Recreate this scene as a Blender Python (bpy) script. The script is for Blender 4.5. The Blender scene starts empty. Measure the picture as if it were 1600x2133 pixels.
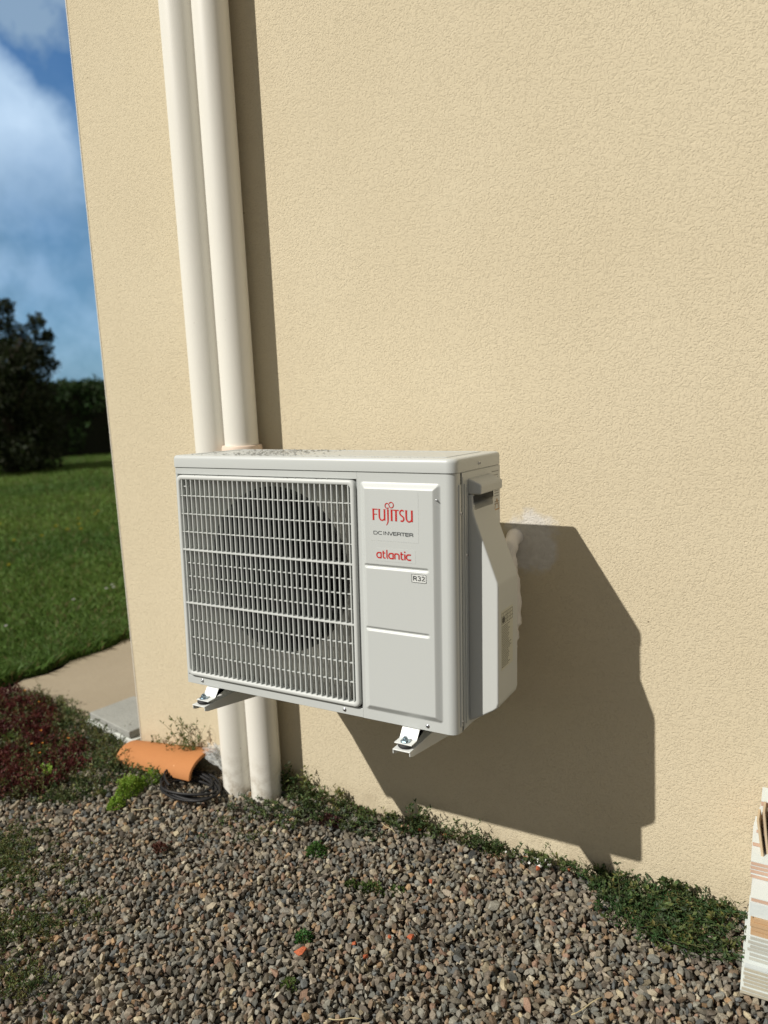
import bpy, bmesh, math, random
import numpy as np
from mathutils import Vector, Matrix
random.seed(7); rng = np.random.default_rng(11)
S = bpy.context.scene; COL = S.collection; R = math.radians; PI = math.pi

# ---------------------------------------------------------------- camera
cam = bpy.data.cameras.new('camera'); camo = bpy.data.objects.new('camera', cam); COL.objects.link(camo)
CAM = Vector((1.2580, -1.7010, 1.2054))
camo.matrix_world = Matrix.Translation(CAM) @ Matrix(((0.877372, -0.046096, 0.477591), (0.478074, 0.168594, -0.861987),
                                                      (-0.040785, 0.984607, 0.169957))).to_4x4()
cam.sensor_fit = 'VERTICAL'; cam.sensor_height = 36; cam.lens = 26.548
cam.clip_start = 0.05; cam.clip_end = 2000
cam.dof.use_dof = True; cam.dof.focus_distance = 1.64; cam.dof.aperture_fstop = 2.6
S.camera = camo
# ---------------------------------------------------------------- sun, sky, exposure
LDIR = Vector((0.6533, 1.0, -1.0636))
sun = bpy.data.lights.new('sun', 'SUN'); suno = bpy.data.objects.new('sun', sun); COL.objects.link(suno)
sun.energy = 4.6; sun.angle = R(0.53); sun.color = (1.0, 0.955, 0.88)
suno.rotation_euler = LDIR.to_track_quat('-Z', 'Y').to_euler(); suno.location = (-4, -6, 7)
S.view_settings.view_transform = 'Standard'; S.view_settings.look = 'None'
S.view_settings.exposure = 0.08; S.view_settings.gamma = 1.0
SKY_STRENGTH = 0.055
world = bpy.data.worlds.new('World'); S.world = world; world.use_nodes = True


class NT:
    """tiny node helper"""
    def __init__(s, tree): s.t = tree; s.n = tree.nodes; s.l = tree.links
    def new(s, typ, ins=None, **props):
        nd = s.n.new(typ)
        for k, v in props.items(): setattr(nd, k, v)
        for k, v in (ins or {}).items(): s.put(nd.inputs[k], v)
        return nd
    def put(s, sock, v):
        if isinstance(v, bpy.types.NodeSocket): s.l.new(v, sock)
        elif isinstance(v, bpy.types.Node): s.l.new(v.outputs[0], sock)
        else: sock.default_value = v
    def math(s, op, a, b=0.0, c=None, clamp=False):
        nd = s.n.new('ShaderNodeMath'); nd.operation = op; nd.use_clamp = clamp
        s.put(nd.inputs[0], a); s.put(nd.inputs[1], b)
        if c is not None: s.put(nd.inputs[2], c)
        return nd.outputs[0]
    def ramp(s, fac, stops, interp='LINEAR'):
        nd = s.n.new('ShaderNodeValToRGB'); nd.color_ramp.interpolation = interp
        el = nd.color_ramp.elements
        while len(el) < len(stops): el.new(0.5)
        for e, (p, c) in zip(el, stops):
            e.position = p; e.color = (c, c, c, 1) if isinstance(c, (int, float)) else (*c[:3], 1)
        s.put(nd.inputs[0], fac); return nd.outputs[0]
    def mix(s, fac, a, b, blend='MIX'):
        nd = s.n.new('ShaderNodeMix'); nd.data_type = 'RGBA'; nd.blend_type = blend
        s.put(nd.inputs[0], fac)
        for i, v in ((6, a), (7, b)): s.put(nd.inputs[i], (*v, 1) if isinstance(v, tuple) and len(v) == 3 else v)
        return nd.outputs[2]
    def noise(s, vec, scale, detail=4, rough=0.5, dist=0.0):
        nd = s.n.new('ShaderNodeTexNoise'); s.put(nd.inputs['Vector'], vec)
        nd.inputs['Scale'].default_value = scale; nd.inputs['Detail'].default_value = detail
        nd.inputs['Roughness'].default_value = rough; nd.inputs['Distortion'].default_value = dist
        return nd.outputs[0]
    def vor(s, vec, scale, feature='F1', out='Distance'):
        nd = s.n.new('ShaderNodeTexVoronoi'); nd.feature = feature; s.put(nd.inputs['Vector'], vec)
        nd.inputs['Scale'].default_value = scale
        return nd.outputs[out]


w = NT(world.node_tree); w.n.clear()
sky = w.new('ShaderNodeTexSky', sky_type='NISHITA', sun_disc=False)
sky.sun_elevation = R(41.7); sky.sun_rotation = R(213.1); sky.altitude = 50
sky.air_density = 1.0; sky.dust_density = 0.6; sky.ozone_density = 2.0
dirv = w.new('ShaderNodeTexCoord').outputs['Generated']
def wdot(v):
    nd = w.n.new('ShaderNodeVectorMath'); nd.operation = 'DOT_PRODUCT'
    w.l.new(dirv, nd.inputs[0]); l = math.sqrt(sum(c * c for c in v)); nd.inputs[1].default_value = [c / l for c in v]
    return nd.outputs['Value']
def cap(v, deg, soft, namp, noise):
    """a cumulus: a cap of the sky about a direction with a ragged noise edge"""
    a = w.math('ARCCOSINE', wdot(v)); a = w.math('ADD', a, w.math('MULTIPLY', w.math('SUBTRACT', noise, 0.5), R(namp)))
    return w.math('MULTIPLY', w.math('SUBTRACT', R(deg), a), 1 / R(soft), clamp=True)
n1 = w.noise(dirv, 9, 6, 0.55); n2 = w.noise(dirv, 22, 5, 0.55); n3 = w.noise(dirv, 4.0, 5, 0.5)
sep = w.new('ShaderNodeSeparateXYZ', {'Vector': dirv}); elev = sep.outputs['Z']
big = cap((-0.790, 0.555, 0.262), 6.6, 1.5, 7.0, n1)
wisp = w.math('MULTIPLY', cap((-0.715, 0.575, 0.402), 3.4, 2.4, 9.0, n2), 0.80)
lowmask = w.math('MULTIPLY', w.ramp(elev, [(0.0, 1.0), (0.24, 0.92), (0.33, 0.25), (0.42, 0.0)]), w.ramp(n1, [(0.25, 0.62), (0.6, 1.0)]))
gen = w.math('MULTIPLY', w.ramp(n3, [(0.50, 0.0), (0.66, 1.0)]), w.ramp(elev, [(0.40, 0.0), (0.55, 0.8)]))
shade = w.mix(w.ramp(n2, [(0.36, 0.0), (0.66, 1.0)]), (3.2, 5.6, 8.0), (5.9, 8.8, 12.0))
bright = w.mix(w.ramp(n1, [(0.3, 0.0), (0.7, 1.0)]), (5.6, 8.4, 12.0), (9.6, 12.6, 16.0))
skyc = w.mix(1.0, sky.outputs[0], (0.52, 1.12, 1.68), 'MULTIPLY')
near_ = cap((-0.76, 0.60, 0.20), 27, 12, 6, n3)
elsewhere = w.mix(w.ramp(n3, [(0.36, 0.0), (0.54, 0.95)]), sky.outputs[0], (6.8, 6.1, 4.9))   # broken cloud added out of view, tinted warm to lift and warm the shade
skyc = w.mix(near_, elsewhere, skyc)
c = w.mix(w.math('MULTIPLY', w.math('MULTIPLY', lowmask, near_), 0.88), skyc, shade)
c = w.mix(wisp, c, (5.2, 7.4, 9.8))
c = w.mix(w.math('MULTIPLY', big, w.ramp(elev, [(0.18, 0.0), (0.29, 1.0)])), c, bright)
bg = w.new('ShaderNodeBackground', {'Color': c, 'Strength': SKY_STRENGTH})
w.l.new(bg.outputs[0], w.new('ShaderNodeOutputWorld').inputs[0])

# ---------------------------------------------------------------- materials
def mat(name):
    m = bpy.data.materials.new(name); m.use_nodes = True
    t = NT(m.node_tree); b = m.node_tree.nodes['Principled BSDF']
    return m, t, b
def simple(name, col, rough=0.5, metal=0.0, spec=0.5, bump=None, vary=0.0, vscale=6.0):
    m, t, b = mat(name)
    b.inputs['Roughness'].default_value = rough; b.inputs['Metallic'].default_value = metal
    b.inputs['Specular IOR Level'].default_value = spec
    obc = t.new('ShaderNodeTexCoord').outputs['Object']
    if vary:
        n = t.noise(obc, vscale, 5, 0.6)
        t.put(b.inputs['Base Color'], t.mix(n, tuple(x * (1 - vary) for x in col), tuple(min(1, x * (1 + vary)) for x in col)))
    else: b.inputs['Base Color'].default_value = (*col, 1)
    if bump:
        t.put(b.inputs['Normal'], t.new('ShaderNodeBump', {'Height': t.noise(obc, bump[0], 4), 'Strength': bump[1], 'Distance': bump[2]}))
    return m
def attr_mat(name, rough=0.8, translucent=0.0, bump=None, spec=0.3, speck=0.0):
    m, t, b = mat(name)
    a = t.new('ShaderNodeAttribute', attribute_name='Col').outputs['Color']
    obc = t.new('ShaderNodeTexCoord').outputs['Object']
    if speck:
        n = t.noise(obc, 420, 4, 0.7); k = t.ramp(n, [(0.30, 1 - speck), (0.5, 1.0), (0.72, 1 + speck)])
        a = t.mix(1.0, a, k, 'MULTIPLY')
    t.put(b.inputs['Base Color'], a); b.inputs['Roughness'].default_value = rough
    b.inputs['Specular IOR Level'].default_value = spec
    if bump: t.put(b.inputs['Normal'], t.new('ShaderNodeBump', {'Height': t.noise(obc, bump[0], 4, 0.65), 'Strength': bump[1], 'Distance': bump[2]}))
    if translucent:
        tr = t.new('ShaderNodeBsdfTranslucent', {'Color': a}); mx = t.new('ShaderNodeMixShader', {0: translucent})
        t.l.new(b.outputs[0], mx.inputs[1]); t.l.new(tr.outputs[0], mx.inputs[2])
        t.l.new(mx.outputs[0], m.node_tree.nodes['Material Output'].inputs[0])
    return m

# stucco of the wall, with the pale filler smeared round the pipe hole
M_wall, t, b = mat('cream_stucco')
obc = t.new('ShaderNodeTexCoord').outputs['Object']
warp = t.new('ShaderNodeVectorMath', {0: obc, 1: t.new('ShaderNodeTexNoise', {'Vector': obc, 'Scale': 45.0, 'Detail': 2.0}).outputs['Color']}, operation='MULTIPLY_ADD')
warp = t.new('ShaderNodeVectorMath', operation='ADD')
nz = t.new('ShaderNodeTexNoise', {'Vector': obc, 'Scale': 70.0, 'Detail': 2.0})
sc = t.new('ShaderNodeVectorMath', {0: nz.outputs['Color']}, operation='SCALE'); sc.inputs['Scale'].default_value = 0.012
t.l.new(obc, warp.inputs[0]); t.l.new(sc.outputs[0], warp.inputs[1])
v1 = t.noise(warp.outputs[0], 225, 4, 0.62)
worm = t.ramp(v1, [(0.32, 0.0), (0.48, 0.75), (0.66, 1.0)])
fine = t.noise(obc, 520, 3, 0.6)
pits = t.ramp(t.vor(obc, 36), [(0.03, 0.0), (0.07, 1.0)])
broad = t.noise(obc, 2.2, 4, 0.5)
sx = t.new('ShaderNodeSeparateXYZ', {'Vector': obc})
dx = t.math('SUBTRACT', sx.outputs['X'], 0.712); dz = t.math('SUBTRACT', sx.outputs['Z'], 0.815)
rad = t.math('SQRT', t.math('ADD', t.math('MULTIPLY', dx, dx), t.math('MULTIPLY', t.math('MULTIPLY', dz, dz), 0.75)))
rad = t.math('ADD', rad, t.math('MULTIPLY', t.math('SUBTRACT', t.noise(obc, 26, 5, 0.65), 0.5), 0.075))
patch = t.math('SUBTRACT', 1.0, t.ramp(rad, [(0.052, 0.0), (0.072, 1.0)]))
spk = t.new('ShaderNodeTexVoronoi', {'Vector': obc, 'Scale': 7.0, 'Randomness': 1.0})
speck = t.math('MULTIPLY', t.ramp(spk.outputs['Distance'], [(0.012, 1.0), (0.020, 0.0)]), t.math('GREATER_THAN', t.new('ShaderNodeSeparateColor', {'Color': spk.outputs['Color']}).outputs[0], 0.45))
hgt = t.math('ADD', t.math('MULTIPLY', worm, 1.0), t.math('MULTIPLY', fine, 0.38))
hgt = t.math('ADD', hgt, t.math('MULTIPLY', pits, 0.25))
base = t.mix(broad, (0.600, 0.520, 0.365), (0.668, 0.590, 0.432))
base = t.mix(t.math('MULTIPLY', t.math('SUBTRACT', 1.0, worm), 0.10), base, (0.42, 0.33, 0.19))
base = t.mix(t.math('MULTIPLY', t.math('SUBTRACT', 1.0, t.ramp(sx.outputs['Z'], [(0.0, 0.0), (0.10, 1.0)])), t.ramp(t.noise(obc, 14, 5, 0.65), [(0.42, 0.0), (0.7, 0.55)])), base, (0.33, 0.26, 0.17))
base = t.mix(t.math('MULTIPLY', speck, 0.75), base, (0.16, 0.12, 0.07))
base = t.mix(t.math('MULTIPLY', t.ramp(t.noise(obc, 0.9, 6, 0.6), [(0.40, 0.0), (0.70, 0.20)]), 1.0), base, (0.52, 0.43, 0.29))
base = t.mix(t.math('MULTIPLY', patch, 0.92), base, t.mix(t.noise(obc, 60, 4), (0.50, 0.47, 0.42), (0.78, 0.76, 0.72)))
t.put(b.inputs['Base Color'], base); b.inputs['Roughness'].default_value = 0.92; b.inputs['Specular IOR Level'].default_value = 0.15
t.put(b.inputs['Normal'], t.new('ShaderNodeBump', {'Height': hgt, 'Strength': 0.62, 'Distance': 0.0017}))

M_bead = simple('corner_bead_plastic', (0.66, 0.62, 0.53), 0.6)
M_body = simple('unit_enamel', (0.492, 0.515, 0.505), 0.36, spec=0.45, vary=0.012, vscale=3, bump=(900, 0.03, 0.0004))
M_cover = simple('cover_plastic', (0.495, 0.512, 0.495), 0.5, spec=0.4, bump=(1200, 0.06, 0.0004))
M_guard = simple('guard_plastic', (0.535, 0.555, 0.540), 0.45, spec=0.4)
M_inner = simple('inner_sheet', (0.50, 0.49, 0.44), 0.55, vary=0.06)
M_duct = simple('duct_plastic', (0.045, 0.045, 0.042), 0.6)
M_fan = simple('fan_plastic', (0.012, 0.012, 0.013), 0.45)
M_dark = simple('dark_rubber', (0.02, 0.02, 0.022), 0.7)
M_gap = simple('shadow_gap', (0.03, 0.03, 0.03), 0.9)
M_steel = simple('zinc_steel', (0.55, 0.56, 0.58), 0.28, metal=1.0)
M_bolt = simple('blue_zinc', (0.34, 0.42, 0.47), 0.3, metal=0.9)
M_white = simple('bracket_powder_coat', (0.66, 0.68, 0.66), 0.4, vary=0.02)
M_red = simple('red_print', (0.47, 0.012, 0.010), 0.45)
M_black = simple('black_print', (0.035, 0.04, 0.045), 0.5)
M_blackdim = simple('grey_print', (0.05, 0.05, 0.04), 0.55)
M_stick = simple('sticker_film', (0.505, 0.528, 0.520), 0.22, spec=0.5)
M_label = simple('label_paper', (0.50, 0.50, 0.42), 0.4)
M_pipe = simple('downpipe_pvc', (0.735, 0.715, 0.650), 0.42, vary=0.035, vscale=4, bump=(40, 0.03, 0.001))
_nt = NT(M_pipe.node_tree); _b = M_pipe.node_tree.nodes['Principled BSDF']; _c = _b.inputs['Base Color'].links[0].from_socket
_o = _nt.new('ShaderNodeTexCoord').outputs['Object']; _z = _nt.new('ShaderNodeSeparateXYZ', {'Vector': _o}).outputs['Z']
_g = _nt.math('MULTIPLY', _nt.math('SUBTRACT', 1.0, _nt.ramp(_z, [(0.0, 0.0), (0.16, 1.0)])), _nt.ramp(_nt.noise(_o, 30, 5, 0.7), [(0.45, 0.0), (0.7, 0.8)]))
_v = _nt.new('ShaderNodeTexVoronoi', {'Vector': _o, 'Scale': 22.0}); _s = _nt.ramp(_v.outputs['Distance'], [(0.030, 0.7), (0.045, 0.0)])
_nt.put(_b.inputs['Base Color'], _nt.mix(_nt.math('MAXIMUM', _g, _s), _c, (0.30, 0.24, 0.16)))
M_collar = simple('collar_pvc', (0.72, 0.58, 0.47), 0.5)
M_lagging = simple('white_lagging', (0.76, 0.72, 0.66), 0.5, vary=0.06, vscale=30, bump=(55, 0.5, 0.004))
M_cable = simple('black_cable', (0.010, 0.010, 0.011), 0.55, spec=0.35)
M_leaf = attr_mat('leaf', 0.6, 0.28)
M_stone = attr_mat('gravel_stone', 0.9, 0, (300, 0.7, 0.0016), 0.25, 0.4)
M_plain = attr_mat('painted_edges', 0.7, 0, (300, 0.15, 0.0008), 0.3)

M_terr, t, b = mat('orange_terracotta')
obc = t.new('ShaderNodeTexCoord').outputs['Object']
nn = t.noise(obc, 12, 6, 0.65); col = t.mix(nn, (0.38, 0.150, 0.045), (0.45, 0.190, 0.065))
col = t.mix(t.ramp(t.noise(obc, 70, 5, 0.7), [(0.60, 0.0), (0.74, 0.5)]), col, (0.34, 0.10, 0.04))
col = t.mix(t.ramp(t.vor(obc, 24), [(0.035, 0.7), (0.07, 0.0)]), col, (0.75, 0.42, 0.22))
t.put(b.inputs['Base Color'], col); b.inputs['Roughness'].default_value = 0.85
t.put(b.inputs['Normal'], t.new('ShaderNodeBump', {'Height': t.noise(obc, 180, 4, 0.6), 'Strength': 0.25, 'Distance': 0.001}))

M_dirt, t, b = mat('dark_soil')
obc = t.new('ShaderNodeTexCoord').outputs['Object']
col = t.mix(t.noise(obc, 60, 6, 0.7), (0.045, 0.035, 0.026), (0.15, 0.125, 0.10))
t.put(b.inputs['Base Color'], col); b.inputs['Roughness'].default_value = 1.0
t.put(b.inputs['Normal'], t.new('ShaderNodeBump', {'Height': t.noise(obc, 130, 5, 0.7), 'Strength': 0.9, 'Distance': 0.01}))

M_path, t, b = mat('sandy_path')
obc = t.new('ShaderNodeTexCoord').outputs['Object']
col = t.mix(t.noise(obc, 2.6, 6, 0.6), (0.27, 0.225, 0.155), (0.38, 0.325, 0.235))
col = t.mix(t.ramp(t.noise(obc, 190, 4, 0.7), [(0.4, 0.0), (0.7, 0.5)]), col, (0.24, 0.19, 0.13))
t.put(b.inputs['Base Color'], col); b.inputs['Roughness'].default_value = 0.95
t.put(b.inputs['Normal'], t.new('ShaderNodeBump', {'Height': t.noise(obc, 110, 5, 0.7), 'Strength': 0.6, 'Distance': 0.004}))

M_conc, t, b = mat('weathered_concrete')
obc = t.new('ShaderNodeTexCoord').outputs['Object']
col = t.mix(t.noise(obc, 9, 6, 0.65), (0.22, 0.225, 0.205), (0.40, 0.405, 0.37))
col = t.mix(t.ramp(t.noise(obc, 240, 3, 0.7), [(0.45, 0.0), (0.7, 0.5)]), col, (0.15, 0.15, 0.14))
t.put(b.inputs['Base Color'], col); b.inputs['Roughness'].default_value = 0.95
t.put(b.inputs['Normal'], t.new('ShaderNodeBump', {'Height': t.noise(obc, 150, 5, 0.7), 'Strength': 0.6, 'Distance': 0.003}))
M_conc2 = simple('pale_concrete', (0.56, 0.58, 0.54), 0.9, vary=0.15, vscale=20, bump=(120, 0.4, 0.002))

M_lawn, t, b = mat('lawn_soil')
obc = t.new('ShaderNodeTexCoord').outputs['Object']
col = t.mix(t.noise(obc, 1.3, 6, 0.6), (0.030, 0.060, 0.012), (0.075, 0.115, 0.030))
t.put(b.inputs['Base Color'], col); b.inputs['Roughness'].default_value = 1.0

M_fin, t, b = mat('coil_fins')
obc = t.new('ShaderNodeTexCoord').outputs['Object']
wv = t.new('ShaderNodeTexWave', {'Vector': obc, 'Scale': 90.0}, bands_direction='X')
t.put(b.inputs['Base Color'], t.mix(wv.outputs[1], (0.004, 0.004, 0.005), (0.035, 0.035, 0.035))); b.inputs['Roughness'].default_value = 0.6

M_drop, t, b = mat('water')
b.inputs['Transmission Weight'].default_value = 1.0; b.inputs['Roughness'].default_value = 0.02; b.inputs['IOR'].default_value = 1.33
M_wrap, t, b = mat('clear_wrap')
b.inputs['Base Color'].default_value = (0.75, 0.78, 0.78, 1); b.inputs['Roughness'].default_value = 0.12
tr = t.new('ShaderNodeBsdfTransparent'); mx = t.new('ShaderNodeMixShader', {0: 0.22})
t.l.new(tr.outputs[0], mx.inputs[1]); t.l.new(b.outputs[0], mx.inputs[2]); t.l.new(mx.outputs[0], t.n['Material Output'].inputs[0])

# ---------------------------------------------------------------- mesh helpers
class MB:
    def __init__(s): s.v = []; s.f = []
    def add(s, vs, fs):
        o = len(s.v); s.v += [tuple(p) for p in vs]; s.f += [tuple(i + o for i in f) for f in fs]; return s
    def box(s, x0, x1, y0, y1, z0, z1, M=None):
        vs = [Vector(p) for p in ((x0,y0,z0),(x1,y0,z0),(x1,y1,z0),(x0,y1,z0),(x0,y0,z1),(x1,y0,z1),(x1,y1,z1),(x0,y1,z1))]
        if M: vs = [M @ p for p in vs]
        return s.add(vs, [(0,3,2,1),(4,5,6,7),(0,1,5,4),(1,2,6,5),(2,3,7,6),(3,0,4,7)])
    def rings(s, rings, close0=True, close1=True, loop=True):
        n = len(rings[0]); o = len(s.v); fs = []
        for r in rings: s.v += [tuple(p) for p in r]
        for k in range(len(rings) - 1):
            for i in range(n if loop else n - 1):
                j = (i + 1) % n; a = o + k * n
                fs.append((a + i, a + j, a + n + j, a + n + i))
        if close0: fs.append(tuple(o + i for i in reversed(range(n))))
        if close1: fs.append(tuple(o + (len(rings) - 1) * n + i for i in range(n)))
        s.f += fs; return s
    def tube(s, path, rad, n=10, caps=True):
        path = [Vector(p) for p in path]; rr = []
        up = Vector((0, 0, 1)); prev = None
        for i, p in enumerate(path):
            d = (path[min(i + 1, len(path) - 1)] - path[max(i - 1, 0)]).normalized()
            a = d.cross(up if abs(d.z) < 0.95 else Vector((1, 0, 0))).normalized() if prev is None else (prev - d * prev.dot(d)).normalized()
            prev = a; b2 = d.cross(a); r = rad[i] if isinstance(rad, (list, tuple)) else rad
            rr.append([p + (a * math.cos(q) + b2 * math.sin(q)) * r for q in (2 * PI * k / n for k in range(n))])
        return s.rings(rr, caps, caps)
    def build(s, name, m, parent=None, smooth=False, bevel=None, loc=None):
        me = bpy.data.meshes.new(name); me.from_pydata(s.v, [], s.f); me.update()
        bm = bmesh.new(); bm.from_mesh(me); bmesh.ops.recalc_face_normals(bm, faces=bm.faces); bm.to_mesh(me); bm.free()
        return link(name, me, m, parent, smooth, bevel, loc)
def link(name, me, m, parent=None, smooth=False, bevel=None, loc=None):
    o = bpy.data.objects.new(name, me); COL.objects.link(o); me.materials.append(m)
    if parent: o.parent = parent
    if loc: o.location = loc
    if smooth:
        for p in me.polygons: p.use_smooth = True
        if smooth != 'all': me.set_sharp_from_angle(angle=R(smooth if smooth > 1 else 40))
    if bevel:
        bv = o.modifiers.new('bevel', 'BEVEL'); bv.width = bevel; bv.segments = 3; bv.limit_method = 'ANGLE'; bv.angle_limit = R(35)
        for p in me.polygons: p.use_smooth = True
        wn = o.modifiers.new('normals', 'WEIGHTED_NORMAL')
    return o
def np_mesh(name, V, F, m, colors=None, smooth=False, parent=None, loc=None):
    """V (n,3), F (m,k) all faces same size, colors (n,3) per vertex"""
    V = np.asarray(V, np.float32); F = np.asarray(F, np.int32); k = F.shape[1]
    me = bpy.data.meshes.new(name); me.vertices.add(len(V)); me.vertices.foreach_set('co', V.ravel())
    me.loops.add(F.size); me.loops.foreach_set('vertex_index', F.ravel())
    me.polygons.add(len(F)); me.polygons.foreach_set('loop_start', np.arange(0, F.size, k, dtype=np.int32))
    me.polygons.foreach_set('use_smooth', np.full(len(F), bool(smooth)))
    me.update(calc_edges=True)
    if colors is not None:
        at = me.color_attributes.new('Col', 'FLOAT_COLOR', 'POINT')
        at.data.foreach_set('color', np.c_[colors, np.ones(len(V))].astype(np.float32).ravel())
    o = bpy.data.objects.new(name, me); COL.objects.link(o); me.materials.append(m)
    if parent: o.parent = parent
    if loc: o.location = loc
    return o
def thing(name, label, cat, loc=(0, 0, 0), rot=(0, 0, 0), group=None):
    o = bpy.data.objects.new(name, None); COL.objects.link(o); o.empty_display_size = 0.05
    o.location = loc; o.rotation_euler = rot; return tag(o, label, cat, group)
def tag(o, label=None, cat=None, group=None, kind=None):
    if label: o['label'] = label
    if cat: o['category'] = cat
    if group: o['group'] = group
    if kind: o['kind'] = kind
    return o
def rrect(x0, x1, z0, z1, r, n=6):
    """rounded rectangle outline as (x, z) pairs"""
    pts = []
    for cx, cz, a0 in ((x1 - r, z1 - r, 0), (x0 + r, z1 - r, 90), (x0 + r, z0 + r, 180), (x1 - r, z0 + r, 270)):
        for k in range(n + 1):
            a = R(a0 + 90 * k / n); pts.append((cx + r * math.cos(a), cz + r * math.sin(a)))
    return pts
def boolean_cut(o, cutter):
    md = o.modifiers.new('cut', 'BOOLEAN'); md.operation = 'DIFFERENCE'; md.object = cutter; md.solver = 'EXACT'
    dg = bpy.context.evaluated_depsgraph_get(); me = bpy.data.meshes.new_from_object(o.evaluated_get(dg))
    o.modifiers.remove(md); o.data = me; bpy.data.objects.remove(cutter)

# ================================================================ SETTING
def sheet(name, pts, z, m):
    mb = MB(); mb.add([(x, y, z) for x, y in pts], [tuple(range(len(pts)))]); o = mb.build(name, m); return tag(o, kind='structure')
sheet('ground', [(-300, -300), (300, -300), (300, 300), (-300, 300)], -0.022, M_dirt)
sheet('lawn', [(-299, -299), (-1.66, -299), (-1.66, 0.1), (-1.60, 0.9), (-1.60, 299), (-299, 299)], -0.004, M_lawn)
def noisy_path():
    left = [(-1.60 + 0.02 * math.sin(i * 1.7) + random.uniform(-.012, .012), 0.0 + i * 0.08) for i in range(120)]
    pts = left + [(-0.67, 9.5), (-0.67, -0.02)]
    mb = MB(); mb.add([(x, y, 0.002) for x, y in pts], [tuple(range(len(pts)))]); return tag(mb.build('path', M_path), kind='structure')
noisy_path()

# ---- house wall
XC = -0.6707
house = thing('house', 'house with cream stucco wall carrying the white outdoor unit', 'house', (XC, 0, 0))
mb = MB(); mb.box(0.0, 9.0, 0, 8, -0.3, 5.6)
wall = mb.build('wall', M_wall); wall.parent = house; wall.location = (0, 0, 0)
# keep texture coordinates in world metres: shift the mesh, not the object
wall.data.transform(Matrix.Translation((XC, 0, 0))); wall.location = (-XC, 0, 0)
mb = MB()
cr = [(XC - 0.0015 - .671 * 0, -0.0015), (XC + 0.0018, -0.0015), (XC + 0.0018, 0.0), (XC, 0.0), (XC, 0.02), (XC - 0.0015, 0.02)]
mb.rings([[(x - XC, y, z) for x, y in cr] for z in (-0.02, 5.59)])
mb.build('corner_bead', M_bead, house)

# ---- downpipes
def downpipe(x, y, label, collar):
    t_ = thing('downpipe', label, 'downpipe', (x, y, 0), group='cream downpipes on the wall')
    r = 0.0462
    mb = MB(); mb.rings([[(r * math.cos(a), r * math.sin(a), z) for a in np.linspace(0, 2 * PI, 48, endpoint=False)] for z in (-0.05, 1.3, 5.5)])
    mb.build('pipe', M_pipe, t_, smooth=50)
    if collar:
        mb = MB(); prof = [(0.0464, 0.985), (0.0540, 0.985), (0.0555, 0.99), (0.0555, 1.043), (0.0535, 1.049), (0.0464, 1.050)]
        mb.rings([[(q * math.cos(a), q * math.sin(a), z) for a in np.linspace(0, 2 * PI, 48, endpoint=False)] for q, z in prof], False, False)
        mb.build('collar', M_collar, t_, smooth=50)
    return t_
downpipe(-0.1985, -0.060, 'left one of the two cream downpipes, the one farther from the unit, without a collar', False)
downpipe(-0.0905, -0.060, 'right one of the two cream downpipes, with a pinkish collar just above the unit', True)

# ================================================================ OUTDOOR UNIT (local frame: x right, y into the wall, z up)
H, W, D = 0.542, 0.700, 0.2395
UP = (0, -0.43632, 0.5174); UR = (-0.037695, 0, 0)
unit = thing('air_conditioner', 'off-white outdoor air conditioner unit with a fan guard, hung on the stucco wall', 'air conditioner', UP, UR)
RC = 0.018
def plan(ins=0.0, r=RC, y0=0.0, y1=D, x0=0.0, x1=W, rb=0.004, rl=0.006):
    pts = []
    for cx, cy, rr, a0 in ((x1 - r, y0 + r, r, -90), (x1 - rb, y1 - rb, rb, 0), (x0 + rb, y1 - rb, rb, 90), (x0 + rl, y0 + rl, rl, 180)):
        q = max(rr - ins, 0.0005)
        for k in range(9):
            a = R(a0 + 90 * k / 8); pts.append((cx + q * math.cos(a), cy + q * math.sin(a)))
    return pts
# casing: open to the front between the two front corners
mb = MB(); pl = plan(); pl = pl[:]                       # starts at (W-RC, 0) and ends at (rl.., 0)
mb.rings([[(x, y, z) for x, y in pl] for z in (0.0, 0.514)], False, False, loop=False)
mb.add([(x, y, 0.0015) for x, y in plan(0.001)], [tuple(range(36))])
mb.build('casing', M_body, unit, smooth=50)
# lid with a rounded rim
mb = MB(); rr = []
for ins, z in ((0.0012, 0.5146), (0.0, 0.5150), (0.0, 0.5330), (0.0006, 0.5365), (0.0022, 0.5393), (0.0048, 0.5413), (0.0078, 0.5420)):
    rr.append([(x, y, z) for x, y in plan(ins, r=RC + 0.002, y0=-0.0022, y1=D + 0.002, x0=-0.0018, x1=W + 0.0018, rb=0.008, rl=0.008)])
mb.rings(rr); lid = mb.build('lid', M_body, unit, smooth=50)
mb = MB()
for (x0, x1, y0, y1) in ((0.03, 0.67, 0.03, 0.034), (0.03, 0.67, 0.205, 0.209), (0.666, 0.670, 0.034, 0.205), (0.03, 0.034, 0.034, 0.205)):
    mb.box(x0, x1, y0, y1, 0.5421, 0.5429)
mb.build('lid_rib', M_body, lid)

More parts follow.
